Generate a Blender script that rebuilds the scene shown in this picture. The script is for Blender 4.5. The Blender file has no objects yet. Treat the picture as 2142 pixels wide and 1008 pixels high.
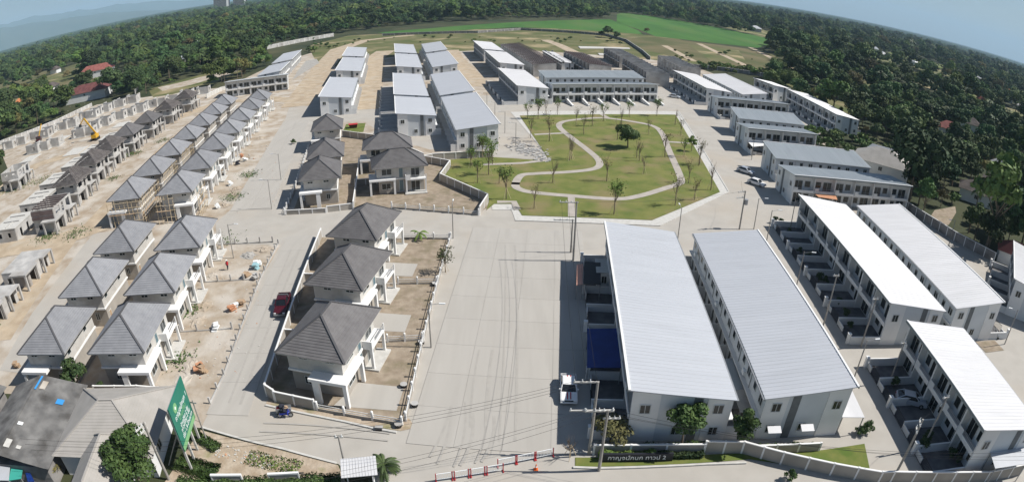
import bpy, math, random
import numpy as np
from mathutils import Matrix, Vector
random.seed(7); RNG = np.random.default_rng(11)
SC = bpy.context.scene; COL = SC.collection; PI = math.pi; rad = math.radians

# ------------------------------------------------------------------ camera
CAM_H, PITCH, ROLL = 42.0, 0.4294, 0.0142            # drone height and attitude
F_PX, CX, CY = 1267.35, 1071.0, 504.0                # equisolid wide lens, in photo pixels
cam = bpy.data.cameras.new('camera'); camo = bpy.data.objects.new('camera', cam); COL.objects.link(camo)
cam.type = 'PANO'; cam.panorama_type = 'FISHEYE_EQUISOLID'
cam.sensor_fit = 'HORIZONTAL'; cam.sensor_width = 36.0
cam.fisheye_lens = F_PX * 36.0 / 2142.0; cam.fisheye_fov = PI
cam.clip_start = 0.5; cam.clip_end = 60000
camo.matrix_world = Matrix.Translation((0, 0, CAM_H)) @ Matrix.Rotation(PI / 2 - PITCH, 4, 'X') @ Matrix.Rotation(ROLL, 4, 'Z')
SC.camera = camo

# ------------------------------------------------------------------ sky, sun, exposure
SUN_AZ, SUN_EL = rad(1.5), rad(47.0)                 # azimuth counted from +x towards +y
world = bpy.data.worlds.new('World'); SC.world = world; world.use_nodes = True
wn = world.node_tree.nodes; wl = world.node_tree.links
sky = wn.new('ShaderNodeTexSky'); sky.sky_type = 'NISHITA'; sky.sun_disc = False
sky.sun_elevation = SUN_EL; sky.sun_rotation = PI / 2 - SUN_AZ
sky.altitude = 300; sky.air_density = 1.0; sky.dust_density = 0.9; sky.ozone_density = 2.0
wn['Background'].inputs['Strength'].default_value = 0.058
wl.new(sky.outputs[0], wn['Background'].inputs['Color'])
sl = bpy.data.lights.new('sun', 'SUN'); sl.energy = 5.0; sl.angle = rad(0.53); sl.color = (1.0, 0.955, 0.89)
so = bpy.data.objects.new('sun', sl); COL.objects.link(so)
sdir = Vector((math.cos(SUN_EL) * math.cos(SUN_AZ), math.cos(SUN_EL) * math.sin(SUN_AZ), math.sin(SUN_EL)))
so.rotation_euler = sdir.to_track_quat('Z', 'Y').to_euler(); so.location = (60, 0, 120)
SC.view_settings.view_transform = 'Standard'; SC.view_settings.look = 'None'
SC.view_settings.exposure = 0.3; SC.view_settings.gamma = 1.0; SC.view_settings.use_curve_mapping = False
SC.cycles.max_bounces = 6; SC.cycles.diffuse_bounces = 3; SC.cycles.glossy_bounces = 2; SC.cycles.transmission_bounces = 3
SC.cycles.volume_bounces = 3; SC.cycles.transparent_max_bounces = 6
SC.cycles.use_denoising = True

# ------------------------------------------------------------------ survey: bearing of a photo point met with a level at height h
def G(x, y, h=0.0):
    u, v = x - CX, CY - y; r = math.hypot(u, v); th = 2 * math.asin(r / (2 * F_PX)); s = math.sin(th) / max(r, 1e-9)
    d = camo.matrix_world.to_3x3() @ Vector((u * s, v * s, -math.cos(th)))
    k = (h - CAM_H) / d.z
    return (d.x * k, d.y * k)
def GP(pts, h=0.0): return [G(x, y, h) for x, y in pts]

# ------------------------------------------------------------------ materials
def _n(nt, t, **kw):
    n = nt.nodes.new(t)
    for k, v in kw.items(): setattr(n, k, v)
    return n
MATS = {}
def mat(name, c1, c2=None, scale=1.0, rough=0.85, bump=0.0, bscale=12.0, world=True, spec=0.3, detail=5.0, vary=0.0,
        c3=None, s3=0.1, metal=0.0, stretch=None, lo=0.35, hi=0.65, lo3=0.5, hi3=0.7, wave=None):
    m = bpy.data.materials.new(name); m.use_nodes = True; nt = m.node_tree; L = nt.links.new
    b = nt.nodes['Principled BSDF']; b.inputs['Roughness'].default_value = rough
    b.inputs['Specular IOR Level'].default_value = spec; b.inputs['Metallic'].default_value = metal
    if world: src = _n(nt, 'ShaderNodeNewGeometry').outputs['Position']
    else: src = _n(nt, 'ShaderNodeTexCoord').outputs['Object']
    if stretch:
        mp = _n(nt, 'ShaderNodeMapping'); mp.inputs['Scale'].default_value = stretch; L(src, mp.inputs['Vector']); vec = mp.outputs[0]
    else: vec = src
    col = None
    def noise(sc, a, bb, det=detail, v=None):
        n = _n(nt, 'ShaderNodeTexNoise'); n.inputs['Scale'].default_value = sc; n.inputs['Detail'].default_value = det
        L(v or vec, n.inputs['Vector'])
        r = _n(nt, 'ShaderNodeMapRange'); r.inputs['From Min'].default_value = a; r.inputs['From Max'].default_value = bb
        L(n.outputs['Fac'], r.inputs['Value']); return r.outputs[0]
    if c2 is not None:
        mx = _n(nt, 'ShaderNodeMix', data_type='RGBA'); mx.inputs[6].default_value = (*c1, 1); mx.inputs[7].default_value = (*c2, 1)
        L(noise(scale, lo, hi), mx.inputs[0]); col = mx.outputs[2]
        if c3 is not None:
            m3 = _n(nt, 'ShaderNodeMix', data_type='RGBA'); L(col, m3.inputs[6]); m3.inputs[7].default_value = (*c3, 1)
            L(noise(s3, lo3, hi3, 6.0, vec), m3.inputs[0]); col = m3.outputs[2]
    if vary:
        oi = _n(nt, 'ShaderNodeObjectInfo'); hs = _n(nt, 'ShaderNodeHueSaturation')
        mr = _n(nt, 'ShaderNodeMapRange'); mr.inputs['To Min'].default_value = 1 - vary; mr.inputs['To Max'].default_value = 1 + vary
        L(oi.outputs['Random'], mr.inputs['Value']); L(mr.outputs[0], hs.inputs['Value'])
        if vary > 0.2:
            mh = _n(nt, 'ShaderNodeMapRange'); mh.inputs['To Min'].default_value = 0.48; mh.inputs['To Max'].default_value = 0.53
            ml = _n(nt, 'ShaderNodeMath', operation='FRACT'); mm = _n(nt, 'ShaderNodeMath', operation='MULTIPLY'); mm.inputs[1].default_value = 7.31
            L(oi.outputs['Random'], mm.inputs[0]); L(mm.outputs[0], ml.inputs[0]); L(ml.outputs[0], mh.inputs['Value']); L(mh.outputs[0], hs.inputs['Hue'])
        if vary > 0.2:                                       # stands of trees differ from place to place
            rn = _n(nt, 'ShaderNodeTexNoise'); rn.inputs['Scale'].default_value = 0.011; rn.inputs['Detail'].default_value = 3; L(oi.outputs['Location'], rn.inputs['Vector'])
            rr = _n(nt, 'ShaderNodeMapRange'); rr.inputs['From Min'].default_value = 0.44; rr.inputs['From Max'].default_value = 0.66; L(rn.outputs['Fac'], rr.inputs['Value'])
            rm = _n(nt, 'ShaderNodeMix', data_type='RGBA', blend_type='MULTIPLY'); rm.inputs[7].default_value = (1.85, 1.6, 1.3, 1); L(rr.outputs[0], rm.inputs[0])
            if col: L(col, rm.inputs[6])
            else: rm.inputs[6].default_value = (*c1, 1)
            col = rm.outputs[2]
        if col: L(col, hs.inputs['Color'])
        else: hs.inputs['Color'].default_value = (*c1, 1)
        col = hs.outputs[0]
    if col: L(col, b.inputs['Base Color'])
    else: b.inputs['Base Color'].default_value = (*c1, 1)
    hsrc = None
    if wave:                                              # fine relief of tiles and sheet ribs
        w = _n(nt, 'ShaderNodeTexWave', wave_type='BANDS', bands_direction=wave[0]); w.inputs['Scale'].default_value = wave[1]
        L(_n(nt, 'ShaderNodeTexCoord').outputs['Object'], w.inputs['Vector']); hsrc = w.outputs['Fac']
    elif bump:
        n = _n(nt, 'ShaderNodeTexNoise'); n.inputs['Scale'].default_value = bscale; n.inputs['Detail'].default_value = 6; L(src, n.inputs['Vector']); hsrc = n.outputs['Fac']
    if hsrc is not None:
        bp = _n(nt, 'ShaderNodeBump'); bp.inputs['Strength'].default_value = bump or 0.3; bp.inputs['Distance'].default_value = wave[2] if wave else 0.1
        L(hsrc, bp.inputs['Height']); L(bp.outputs[0], b.inputs['Normal'])
    MATS[name] = m; return m
M = mat
concrete = M('road_concrete', (0.395, 0.375, 0.342), (0.42, 0.40, 0.366), 0.5, 0.9, 0.1, 6, c3=(0.372, 0.353, 0.322), s3=0.45, lo3=0.52, hi3=0.8, vary=0.02, stretch=(1.6, .16, 1))
concrete_old = M('lane_concrete', (0.39, 0.367, 0.33), (0.43, 0.407, 0.368), 0.3, 0.9, 0.1, 6, c3=(0.42, 0.375, 0.315), s3=0.05)
joint = M('joint_dark', (0.29, 0.275, 0.25), (0.33, 0.315, 0.29), 0.6, 0.95)
kerbm = M('kerb_concrete', (0.48, 0.47, 0.44), (0.56, 0.55, 0.52), 1.5, 0.9)
sand = M('sandy_soil', (0.33, 0.265, 0.195), (0.44, 0.39, 0.325), 0.35, 0.95, 0.9, 1.6, c3=(0.485, 0.445, 0.39), s3=0.16, lo3=0.48, hi3=0.62)
dirt = M('yard_dirt', (0.255, 0.205, 0.152), (0.34, 0.283, 0.217), 0.9, 0.95, 0.6, 3.5, c3=(0.20, 0.17, 0.11), s3=0.4)
dirt_red = M('reddish_dirt', (0.34, 0.265, 0.19), (0.46, 0.385, 0.30), 0.7, 0.95, 0.8, 3.0, c3=(0.20, 0.20, 0.08), s3=0.3, lo3=0.56)
grassm = M('park_grass', (0.112, 0.146, 0.032), (0.185, 0.19, 0.056), 0.25, 0.95, 0.6, 9, c3=(0.225, 0.185, 0.09), s3=0.13, lo3=0.5, hi3=0.68)
grassg = M('short_green_grass', (0.09, 0.14, 0.025), (0.17, 0.18, 0.05), 0.5, 0.95, 0.4, 9)
scrub = M('scrub_ground', (0.028, 0.040, 0.016), (0.065, 0.068, 0.032), 0.03, 0.98, 0.6, 0.6, c3=(0.12, 0.11, 0.055), s3=0.009, lo3=0.60, hi3=0.75)
wastegrass = M('waste_grass', (0.085, 0.108, 0.032), (0.165, 0.15, 0.07), 0.05, 0.98, 0.6, 0.8, c3=(0.36, 0.29, 0.17), s3=0.035, lo3=0.55, hi3=0.68)
paddy = M('young_rice', (0.038, 0.115, 0.018), (0.062, 0.16, 0.026), 0.03, 0.95, 0.5, 1.0, stretch=(1, .25, 1), c3=(0.085, 0.15, 0.035), s3=0.02, lo3=.5, hi3=.7)
fieldm = M('dry_field', (0.085, 0.095, 0.034), (0.16, 0.135, 0.07), 0.03, 0.98, 0.5, 0.7)
gravel = M('gravel_grey', (0.30, 0.29, 0.27), (0.40, 0.385, 0.36), 0.6, 0.95, 0.5, 4)
white = M('white_paint', (0.74, 0.74, 0.73), (0.80, 0.80, 0.79), 0.5, 0.7, 0.05, 4)
wallw = M('pale_render', (0.66, 0.665, 0.66), (0.72, 0.725, 0.72), 0.35, 0.85, 0.06, 5)
wallg = M('pale_grey_render', (0.57, 0.60, 0.62), (0.63, 0.66, 0.68), 0.35, 0.85, 0.06, 5)
cream = M('cream_render', (0.47, 0.455, 0.425), (0.54, 0.525, 0.495), 0.6, 0.85, 0.06, 5, c3=(0.43, 0.41, 0.375), s3=0.8, vary=.04)
palecyan = M('pale_cyan_plastic', (0.30, 0.48, 0.52), rough=.6)
beige = M('beige_render', (0.33, 0.305, 0.27), (0.40, 0.37, 0.33), 0.5, 0.85, 0.06, 5)
cement = M('raw_cement', (0.36, 0.355, 0.345), (0.52, 0.51, 0.49), 0.5, 0.95, 0.25, 3, c3=(0.27, 0.25, 0.23), s3=0.25)
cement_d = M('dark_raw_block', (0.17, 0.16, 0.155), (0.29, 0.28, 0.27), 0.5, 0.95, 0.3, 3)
greystrip = M('grey_louvre', (0.13, 0.14, 0.145), (0.17, 0.18, 0.185), 1.0, 0.7, world=False)
glass = M('window_glass', (0.016, 0.022, 0.024), rough=0.12, spec=0.6)
frame = M('window_frame', (0.55, 0.57, 0.56), rough=0.5)
blueglass = M('stair_glass', (0.10, 0.17, 0.20), rough=0.15, spec=0.6)
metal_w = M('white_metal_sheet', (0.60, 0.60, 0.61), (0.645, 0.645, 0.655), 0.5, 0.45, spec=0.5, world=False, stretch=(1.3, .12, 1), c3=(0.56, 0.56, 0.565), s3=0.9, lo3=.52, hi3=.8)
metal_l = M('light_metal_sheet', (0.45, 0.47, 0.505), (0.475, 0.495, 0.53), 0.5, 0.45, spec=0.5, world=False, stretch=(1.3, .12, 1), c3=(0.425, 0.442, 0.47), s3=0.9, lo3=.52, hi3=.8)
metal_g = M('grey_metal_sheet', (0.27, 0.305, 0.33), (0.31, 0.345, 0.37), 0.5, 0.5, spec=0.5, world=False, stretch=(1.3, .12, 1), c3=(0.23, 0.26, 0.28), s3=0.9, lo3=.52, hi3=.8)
fascia = M('grey_fascia', (0.22, 0.25, 0.25), rough=0.6)
tile_d = M('dark_grey_tile', (0.118, 0.113, 0.115), (0.150, 0.145, 0.146), 0.9, 0.75, world=False, wave=('X', 9.0, 0.02), bump=0.25, vary=.09)
tile_l = M('mid_grey_tile', (0.215, 0.22, 0.235), (0.26, 0.265, 0.28), 0.9, 0.7, world=False, wave=('X', 9.0, 0.02), bump=0.25, vary=.1)
ridgem = M('ridge_tile', (0.085, 0.085, 0.09), rough=0.7)
tile_b = M('pale_brown_tile', (0.33, 0.315, 0.29), (0.38, 0.36, 0.335), 0.6, 0.8, world=False, wave=('X', 6.0, 0.02), bump=0.25)
asb = M('old_fibre_sheet', (0.13, 0.128, 0.125), (0.25, 0.245, 0.235), 0.5, 0.9, world=False, c3=(0.075, 0.07, 0.065), s3=0.35, wave=('Y', 5.0, 0.04), bump=0.6)
maroon = M('maroon_tile', (0.12, 0.045, 0.045), (0.17, 0.065, 0.06), 0.5, 0.85, world=False)
redtile = M('red_tile', (0.25, 0.085, 0.072), (0.32, 0.12, 0.10), 0.5, 0.8, world=False)
orangetile = M('orange_tile', (0.55, 0.20, 0.085), (0.62, 0.25, 0.11), 0.5, 0.8, world=False)
pinktile = M('pink_tile', (0.62, 0.33, 0.25), (0.68, 0.38, 0.29), 0.5, 0.8, world=False)
browntile = M('brown_tile', (0.075, 0.062, 0.057), (0.12, 0.10, 0.092), 0.5, 0.85, world=False)
steel_red = M('red_oxide_steel', (0.115, 0.085, 0.082), (0.17, 0.13, 0.125), 0.6, 0.8)
frame_grey = M('weathered_roof_frame', (0.125, 0.112, 0.108), (0.20, 0.182, 0.175), 0.8, 0.85)
bamboo = M('bamboo', (0.50, 0.40, 0.26), (0.58, 0.48, 0.33), 1.0, 0.8)
polec = M('pole_concrete', (0.27, 0.255, 0.235), (0.34, 0.325, 0.30), 0.8, 0.9)
galv = M('galvanised_steel', (0.36, 0.37, 0.38), rough=0.45, metal=0.4)
darkm = M('dark_iron', (0.03, 0.03, 0.032), rough=0.6)
wirem = M('cable_black', (0.02, 0.02, 0.022), rough=0.7)
bark = M('bark', (0.15, 0.115, 0.085), (0.22, 0.175, 0.13), 3.0, 0.95, 0.4, 8)
leaf = M('leaf_mid', (0.048, 0.088, 0.024), (0.088, 0.132, 0.034), 0.8, 0.75, world=False, vary=0.5)
leaf_d = M('leaf_dark', (0.031, 0.065, 0.024), (0.066, 0.102, 0.035), 0.8, 0.75, world=False, vary=0.5)
leaf_y = M('leaf_olive', (0.085, 0.088, 0.036), (0.13, 0.12, 0.052), 0.8, 0.8, world=False, vary=0.3)
leaf_b = M('leaf_bright', (0.10, 0.17, 0.03), (0.15, 0.21, 0.05), 0.8, 0.75, world=False, vary=0.15)
leaf_n = M('leaf_garden', (0.042, 0.082, 0.022), (0.080, 0.128, 0.034), 1.2, 0.7, world=False, vary=0.1)
leaf_nd = M('leaf_garden_dark', (0.028, 0.056, 0.018), (0.058, 0.088, 0.028), 1.2, 0.7, world=False, vary=0.1)
palmleaf = M('palm_leaf', (0.040, 0.075, 0.022), (0.065, 0.10, 0.032), 0.8, 0.6, world=False, vary=0.25)
blue_tarp = M('blue_sheet', (0.008, 0.030, 0.17), (0.011, 0.04, 0.21), 0.8, 0.55)
teal = M('teal_sheet', (0.05, 0.34, 0.28), rough=0.6)
sign_green = M('billboard_green', (0.02, 0.165, 0.115), (0.025, 0.19, 0.135), 0.4, 0.5)
sign_lime = M('billboard_lime', (0.20, 0.42, 0.20), rough=0.5)
sign_white = M('sign_white', (0.82, 0.84, 0.84), rough=0.5)
hedge_dark = M('sign_wall_black', (0.020, 0.022, 0.030), rough=0.5)
redp = M('red_car_paint', (0.062, 0.006, 0.011), rough=0.25, spec=0.6)
whitep = M('white_car_paint', (0.80, 0.80, 0.80), rough=0.25, spec=0.6)
silverp = M('silver_car_paint', (0.48, 0.52, 0.58), rough=0.3, spec=0.6, metal=0.3)
carglass = M('car_glass', (0.012, 0.015, 0.018), rough=0.08, spec=0.7)
rubber = M('tyre_rubber', (0.018, 0.018, 0.018), rough=0.9)
orangep = M('orange_plastic', (0.72, 0.14, 0.03), rough=0.5)
yellowp = M('yellow_machine', (0.62, 0.36, 0.03), rough=0.5)
bluep = M('blue_plastic', (0.02, 0.05, 0.45), rough=0.5)
cloth_r = M('red_cloth', (0.42, 0.03, 0.035), rough=0.9)
cloth_d = M('dark_cloth', (0.03, 0.032, 0.045), rough=0.9)
skin = M('skin', (0.36, 0.20, 0.13), rough=0.6)
wood = M('timber', (0.33, 0.23, 0.15), (0.45, 0.33, 0.22), 2.0, 0.85)
brickm = M('orange_brick', (0.46, 0.22, 0.12), (0.56, 0.30, 0.18), 2.0, 0.9)
hillm = M('hill_forest', (0.045, 0.07, 0.03), (0.07, 0.09, 0.045), 0.003, 0.95)
yard_shadem = M('yard_tile_shaded', (0.10, 0.10, 0.105), (0.17, 0.165, 0.165), 0.7, 0.85)  # dark grey tile, with the front yards' shade put into its colour
towerm = M('tower_render', (0.06, 0.065, 0.08), (0.085, 0.09, 0.105), 0.05, 0.8)

# ------------------------------------------------------------------ mesh helper
class MB:
    def __init__(s, mats): s.v = []; s.f = []; s.m = []; s.mats = mats if isinstance(mats, (list, tuple)) else [mats]
    def quad(s, a, b, c, d, m=0): i = len(s.v); s.v += [a, b, c, d]; s.f.append((i, i + 1, i + 2, i + 3)); s.m.append(m)
    def tri(s, a, b, c, m=0): i = len(s.v); s.v += [a, b, c]; s.f.append((i, i + 1, i + 2)); s.m.append(m)
    def hexa(s, p, m=0):                                   # 8 corners: bottom ring then top ring
        i = len(s.v); s.v += list(p)
        for q in ((3, 2, 1, 0), (4, 5, 6, 7), (0, 1, 5, 4), (1, 2, 6, 5), (2, 3, 7, 6), (3, 0, 4, 7)):
            s.f.append(tuple(i + k for k in q)); s.m.append(m)
        return s
    def box(s, x0, y0, z0, x1, y1, z1, m=0):
        x0, x1 = min(x0, x1), max(x0, x1); y0, y1 = min(y0, y1), max(y0, y1)
        return s.hexa([(x0, y0, z0), (x1, y0, z0), (x1, y1, z0), (x0, y1, z0), (x0, y0, z1), (x1, y0, z1), (x1, y1, z1), (x0, y1, z1)], m)
    def prism(s, pts, z0, z1, m=0):
        n = len(pts); a = sum(pts[k][0] * pts[(k + 1) % n][1] - pts[(k + 1) % n][0] * pts[k][1] for k in range(n))
        if a < 0: pts = pts[::-1]
        i = len(s.v); s.v += [(x, y, z0) for x, y in pts] + [(x, y, z1) for x, y in pts]
        s.f.append(tuple(range(i + n - 1, i - 1, -1))); s.m.append(m); s.f.append(tuple(range(i + n, i + 2 * n))); s.m.append(m)
        for k in range(n): s.f.append((i + k, i + (k + 1) % n, i + n + (k + 1) % n, i + n + k)); s.m.append(m)
        return s
    def beam(s, p, q, w, h=None, m=0):
        p = Vector(p); q = Vector(q); d = (q - p).normalized(); h = h or w
        u = d.cross(Vector((0, 0, 1)));
        if u.length < 1e-3: u = Vector((1, 0, 0))
        u.normalize(); t = u.cross(d); a = u * w / 2; b = t * h / 2
        return s.hexa([p - a - b, p + a - b, q + a - b, q - a - b, p - a + b, p + a + b, q + a + b, q - a + b], m)
    def tube(s, p, q, r0, r1=None, n=6, m=0, cap=True):
        p = Vector(p); q = Vector(q); r1 = r0 if r1 is None else r1; d = (q - p).normalized()
        u = d.cross(Vector((0, 0, 1)));
        if u.length < 1e-3: u = Vector((1, 0, 0))
        u.normalize(); t = d.cross(u); i = len(s.v)
        for c, r in ((p, r0), (q, r1)):
            for k in range(n): a = 2 * PI * k / n; s.v.append(c + u * (r * math.cos(a)) + t * (r * math.sin(a)))
        for k in range(n): s.f.append((i + k, i + (k + 1) % n, i + n + (k + 1) % n, i + n + k)); s.m.append(m)
        if cap: s.f.append(tuple(range(i + n - 1, i - 1, -1))); s.m.append(m); s.f.append(tuple(range(i + n, i + 2 * n))); s.m.append(m)
        return s
    def ball(s, c, r, n=8, k=5, m=0, sz=1.0):
        i = len(s.v)
        for a in range(1, k):
            th = PI * a / k
            for b in range(n): ph = 2 * PI * b / n; s.v.append((c[0] + r * math.sin(th) * math.cos(ph), c[1] + r * math.sin(th) * math.sin(ph), c[2] + r * sz * math.cos(th)))
        t = len(s.v); s.v += [(c[0], c[1], c[2] + r * sz), (c[0], c[1], c[2] - r * sz)]
        for a in range(k - 2):
            for b in range(n): s.f.append((i + a * n + b, i + (a + 1) * n + b, i + (a + 1) * n + (b + 1) % n, i + a * n + (b + 1) % n)); s.m.append(m)
        for b in range(n):
            s.f.append((t, i + b, i + (b + 1) % n)); s.m.append(m)
            s.f.append((t + 1, i + (k - 2) * n + (b + 1) % n, i + (k - 2) * n + b)); s.m.append(m)
        return s
    def wheel(s, c, r, w, m=0, n=14): return s.tube((c[0] - w / 2, c[1], c[2]), (c[0] + w / 2, c[1], c[2]), r, r, n, m)
    def mirror(s):
        s.v = [(-p[0], p[1], p[2]) for p in s.v]; s.f = [tuple(reversed(f)) for f in s.f]; return s
    def mesh(s, name, smooth=False):
        me = bpy.data.meshes.new(name); me.from_pydata([tuple(p) for p in s.v], [], s.f)
        for m in s.mats: me.materials.append(m)
        me.polygons.foreach_set('material_index', s.m)
        if smooth: me.polygons.foreach_set('use_smooth', [True] * len(s.f))
        me.update(); return me
def tag(o, label=None, cat=None, group=None, kind=None):
    if label: o['label'] = label
    if cat: o['category'] = cat
    if group: o['group'] = group
    if kind: o['kind'] = kind
    return o
def O(name, me, parent=None, loc=(0, 0, 0), rz=0.0, **kw):
    if isinstance(me, MB): me = me.mesh(name)
    o = bpy.data.objects.new(name, me); COL.objects.link(o); o.parent = parent; o.location = loc; o.rotation_euler = (0, 0, rz)
    return tag(o, **kw)
def E(name, loc=(0, 0, 0), rz=0.0, **kw):
    o = bpy.data.objects.new(name, None); COL.objects.link(o); o.empty_display_size = 0.5; o.location = loc; o.rotation_euler = (0, 0, rz)
    return tag(o, **kw)
def put(name, parts, loc, rz=0.0, scale=None, **kw):       # parts: (name, mesh, loc, turn, [children])
    r = E(name, loc, rz, **kw)
    if scale: r.scale = (scale,) * 3
    def add(p, par):
        c = O(p[0], p[1], par, p[2] if len(p) > 2 else (0, 0, 0), p[3] if len(p) > 3 else 0.0)
        for q in (p[4] if len(p) > 4 else ()): add(q, c)
    for p in parts: add(p, r)
    return r
def sheet(name, pts, z, m, kind='structure', **kw):
    n = len(pts); a = sum(pts[k][0] * pts[(k + 1) % n][1] - pts[(k + 1) % n][0] * pts[k][1] for k in range(n))
    if a < 0: pts = pts[::-1]
    b = MB(m); b.v = [(x, y, z) for x, y in pts]; b.f = [tuple(range(n))]; b.m = [0]
    return O(name, b, kind=kind, **kw)
def ordinal(i): return ['first', 'second', 'third', 'fourth', 'fifth', 'sixth', 'seventh', 'eighth', 'ninth', 'tenth', 'eleventh', 'twelfth'][i]

# ================================================================== ground and roads
sheet('ground', [(-20000, -300), (20000, -300), (20000, 20000), (-20000, 20000)], 0.0, scrub)
sheet('estate_soil', [(-58, 43), (-72, 40), (-100, 36), (-122, 60), (-143, 110), (-168, 140), (-224, 183), (-214, 252), (-150, 262), (-136, 262),
      (-140, 330), (-128, 420), (-104, 430), (-30, 380), (40, 372), (100, 335), (112, 262), (100, 150), (0, 60), (-20, 42)], 0.02, sand)
sheet('estate_concrete', [(-33.1, 42.4), (-33.5, 50.6), (-36.8, 67), (-38.6, 76.9), (-39.6, 88.8), (-52.3, 88.3), (-57.5, 98), (-57.2, 108.7), (-61, 125.8),
      (-65.4, 145.8), (-71.3, 172.1), (-84, 214), (-73.5, 222), (-58, 214), (-20, 216), (14, 226), (60, 256), (66, 268), (100, 268), (112, 252), (116, 240), (112, 184),
      (93, 178), (94, 150), (95, 130), (96, 108), (96, 96), (103, 82), (130, 60), (110, 15), (-9, 15), (-10.5, 34), (-16.4, 39.6), (-22.6, 40.8), (-26.4, 41.3)], 0.04, concrete_old)
sheet('west_lane', [(-66, 46), (-72, 45.5), (-77.5, 60.5), (-80.5, 71.4), (-83.8, 83.1), (-86.5, 92.5), (-80, 94), (-76.5, 82), (-72.6, 66), (-69, 55)], 0.045, concrete_old)
# dirt tracks
def ribbon(name, pts, w, z, m, **kw):
    L, R = [], []
    for i, p in enumerate(pts):
        a = Vector(pts[max(i - 1, 0)]); b = Vector(pts[min(i + 1, len(pts) - 1)]); d = (b - a).normalized(); n = Vector((-d.y, d.x)); ww = w[i] if isinstance(w, (list, tuple)) else w
        L.append(tuple(Vector(p) + n * ww / 2)); R.append(tuple(Vector(p) - n * ww / 2))
    b = MB(m)
    for i in range(len(pts) - 1): b.quad((*R[i], z), (*R[i + 1], z), (*L[i + 1], z), (*L[i], z))
    return O(name, b, kind='structure', **kw)
trackm = M('packed_dirt', (0.36, 0.285, 0.20), (0.48, 0.395, 0.29), 0.3, 0.95, 0.6, 1.5, c3=(0.44, 0.385, 0.305), s3=0.2)
sheet('north_grass', [(-152, 430), (-100, 300), (-60, 352), (-30, 362), (-10, 372), (60, 352), (112, 340), (150, 420), (140, 520), (40, 560), (-90, 500), (-140, 500)], 0.05, wastegrass)
sheet('dry_field', GP([(1300, 80), (1370, 78), (1480, 92), (1600, 108), (1668, 138), (1640, 160), (1520, 142), (1400, 118), (1330, 100)]), 0.055, fieldm)
sheet('field', GP([(1440, 94), (1545, 106), (1560, 128), (1490, 130)]), 0.065, wastegrass)
sheet('west_clearing', GP([(310, 188), (380, 168), (460, 147), (535, 122), (562, 121), (505, 150), (468, 166), (440, 178), (360, 198), (320, 204)]), 0.05, wastegrass)
sheet('west_dry_strip', GP([(330, 184), (390, 170), (470, 149), (535, 126), (545, 129), (480, 156), (400, 178), (340, 191)]), 0.056, sand)
ribbon('dirt_track', [(-79, 205), (-86, 240), (-96, 285), (-105, 330), (-117, 395), (-112, 450), (-80, 480)], [11, 12, 12, 12, 13, 9, 5], 0.075, trackm)
ribbon('dirt_lane', [(-50, 196), (-56, 226), (-67, 280), (-79, 340), (-80, 372)], [10, 11, 11, 11, 12], 0.07, trackm)
ribbon('dirt_lane', [(-13, 238), (-22, 275), (-34, 330), (-41, 368)], [9, 11, 12, 14], 0.07, trackm)
ribbon('dirt_lane', [(-150, 108), (-156, 130), (-160, 146), (-149, 158), (-139, 172), (-128, 196), (-121, 222), (-100, 226), (-80, 215)], 8, 0.065, trackm)
ribbon('dirt_lane', [(-122, 72), (-108, 84), (-95, 88), (-88, 96), (-92, 112), (-97, 132), (-105, 160), (-112, 196), (-118, 224)], [8, 9, 9, 10, 9, 9, 9, 9, 9], 0.08, trackm)
ribbon('dirt_lane', [(-79, 52), (-84, 66), (-89, 80), (-93, 90)], [6, 6, 6, 7], 0.06, trackm)
ribbon('field_track', GP([(1390, 96), (1420, 112), (1450, 128)]), 5, 0.08, trackm)
ribbon('field_track', GP([(1462, 92), (1500, 110), (1560, 138)]), 5, 0.08, trackm)
ribbon('field_track', GP([(1570, 100), (1600, 115), (1655, 144)]), 5, 0.08, trackm)
ribbon('field_track', GP([(1140, 84), (1170, 95), (1205, 112)]), 7, 0.08, trackm)
sheet('rice_field', [G(1291, 30), G(1303, 27), G(1400, 40), G(1500, 58), G(1606, 81), G(1614, 92), G(1585, 101), G(1485, 90), G(1372, 77), G(1335, 62), G(1290, 47)], 0.07, paddy)
sheet('rice_field', GP([(790, 69), (900, 60), (1080, 47), (1275, 41), (1300, 50), (1334, 64), (1345, 73), (1270, 67), (1150, 60), (1080, 58), (960, 64), (830, 73)]), 0.07, paddy)

# main boulevard and the streets beside it: cast slabs with fine open joints
def slab_road(name, base, origin, ang, nx, ny, sx, sy):
    r = sheet(name, base, 0.052, joint); c, s = math.cos(ang), math.sin(ang)
    me = MB(concrete).box(0.012, 0.012, 0, sx - 0.012, sy - 0.012, 0.04).mesh('slab')
    for i in range(nx):
        for j in range(ny):
            x, y = i * sx, j * sy; O('slab', me, r, (origin[0] + x * c - y * s, origin[1] + x * s + y * c, 0.055), ang)
    return r
def obl(o, ang, w, h): c, s = math.cos(ang), math.sin(ang); return [(o[0] + x * c - y * s, o[1] + x * s + y * c) for x, y in ((.1, .1), (w - .1, .1), (w - .1, h - .1), (.1, h - .1))]
for nm, o, an, nx, ny, sx, sy in (('boulevard', (-10.2, 43.2), rad(-3.6), 4, 9, 4.75, 6.0), ('side_street', (-33.4, 44.6), rad(7.4), 1, 8, 5.2, 6.0), ('west_street', (-57.0, 104), rad(12.7), 2, 13, 4.5, 6.2)):
    slab_road(nm, obl(o, an, nx * sx, ny * sy), o, an, nx, ny, sx, sy)

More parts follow.
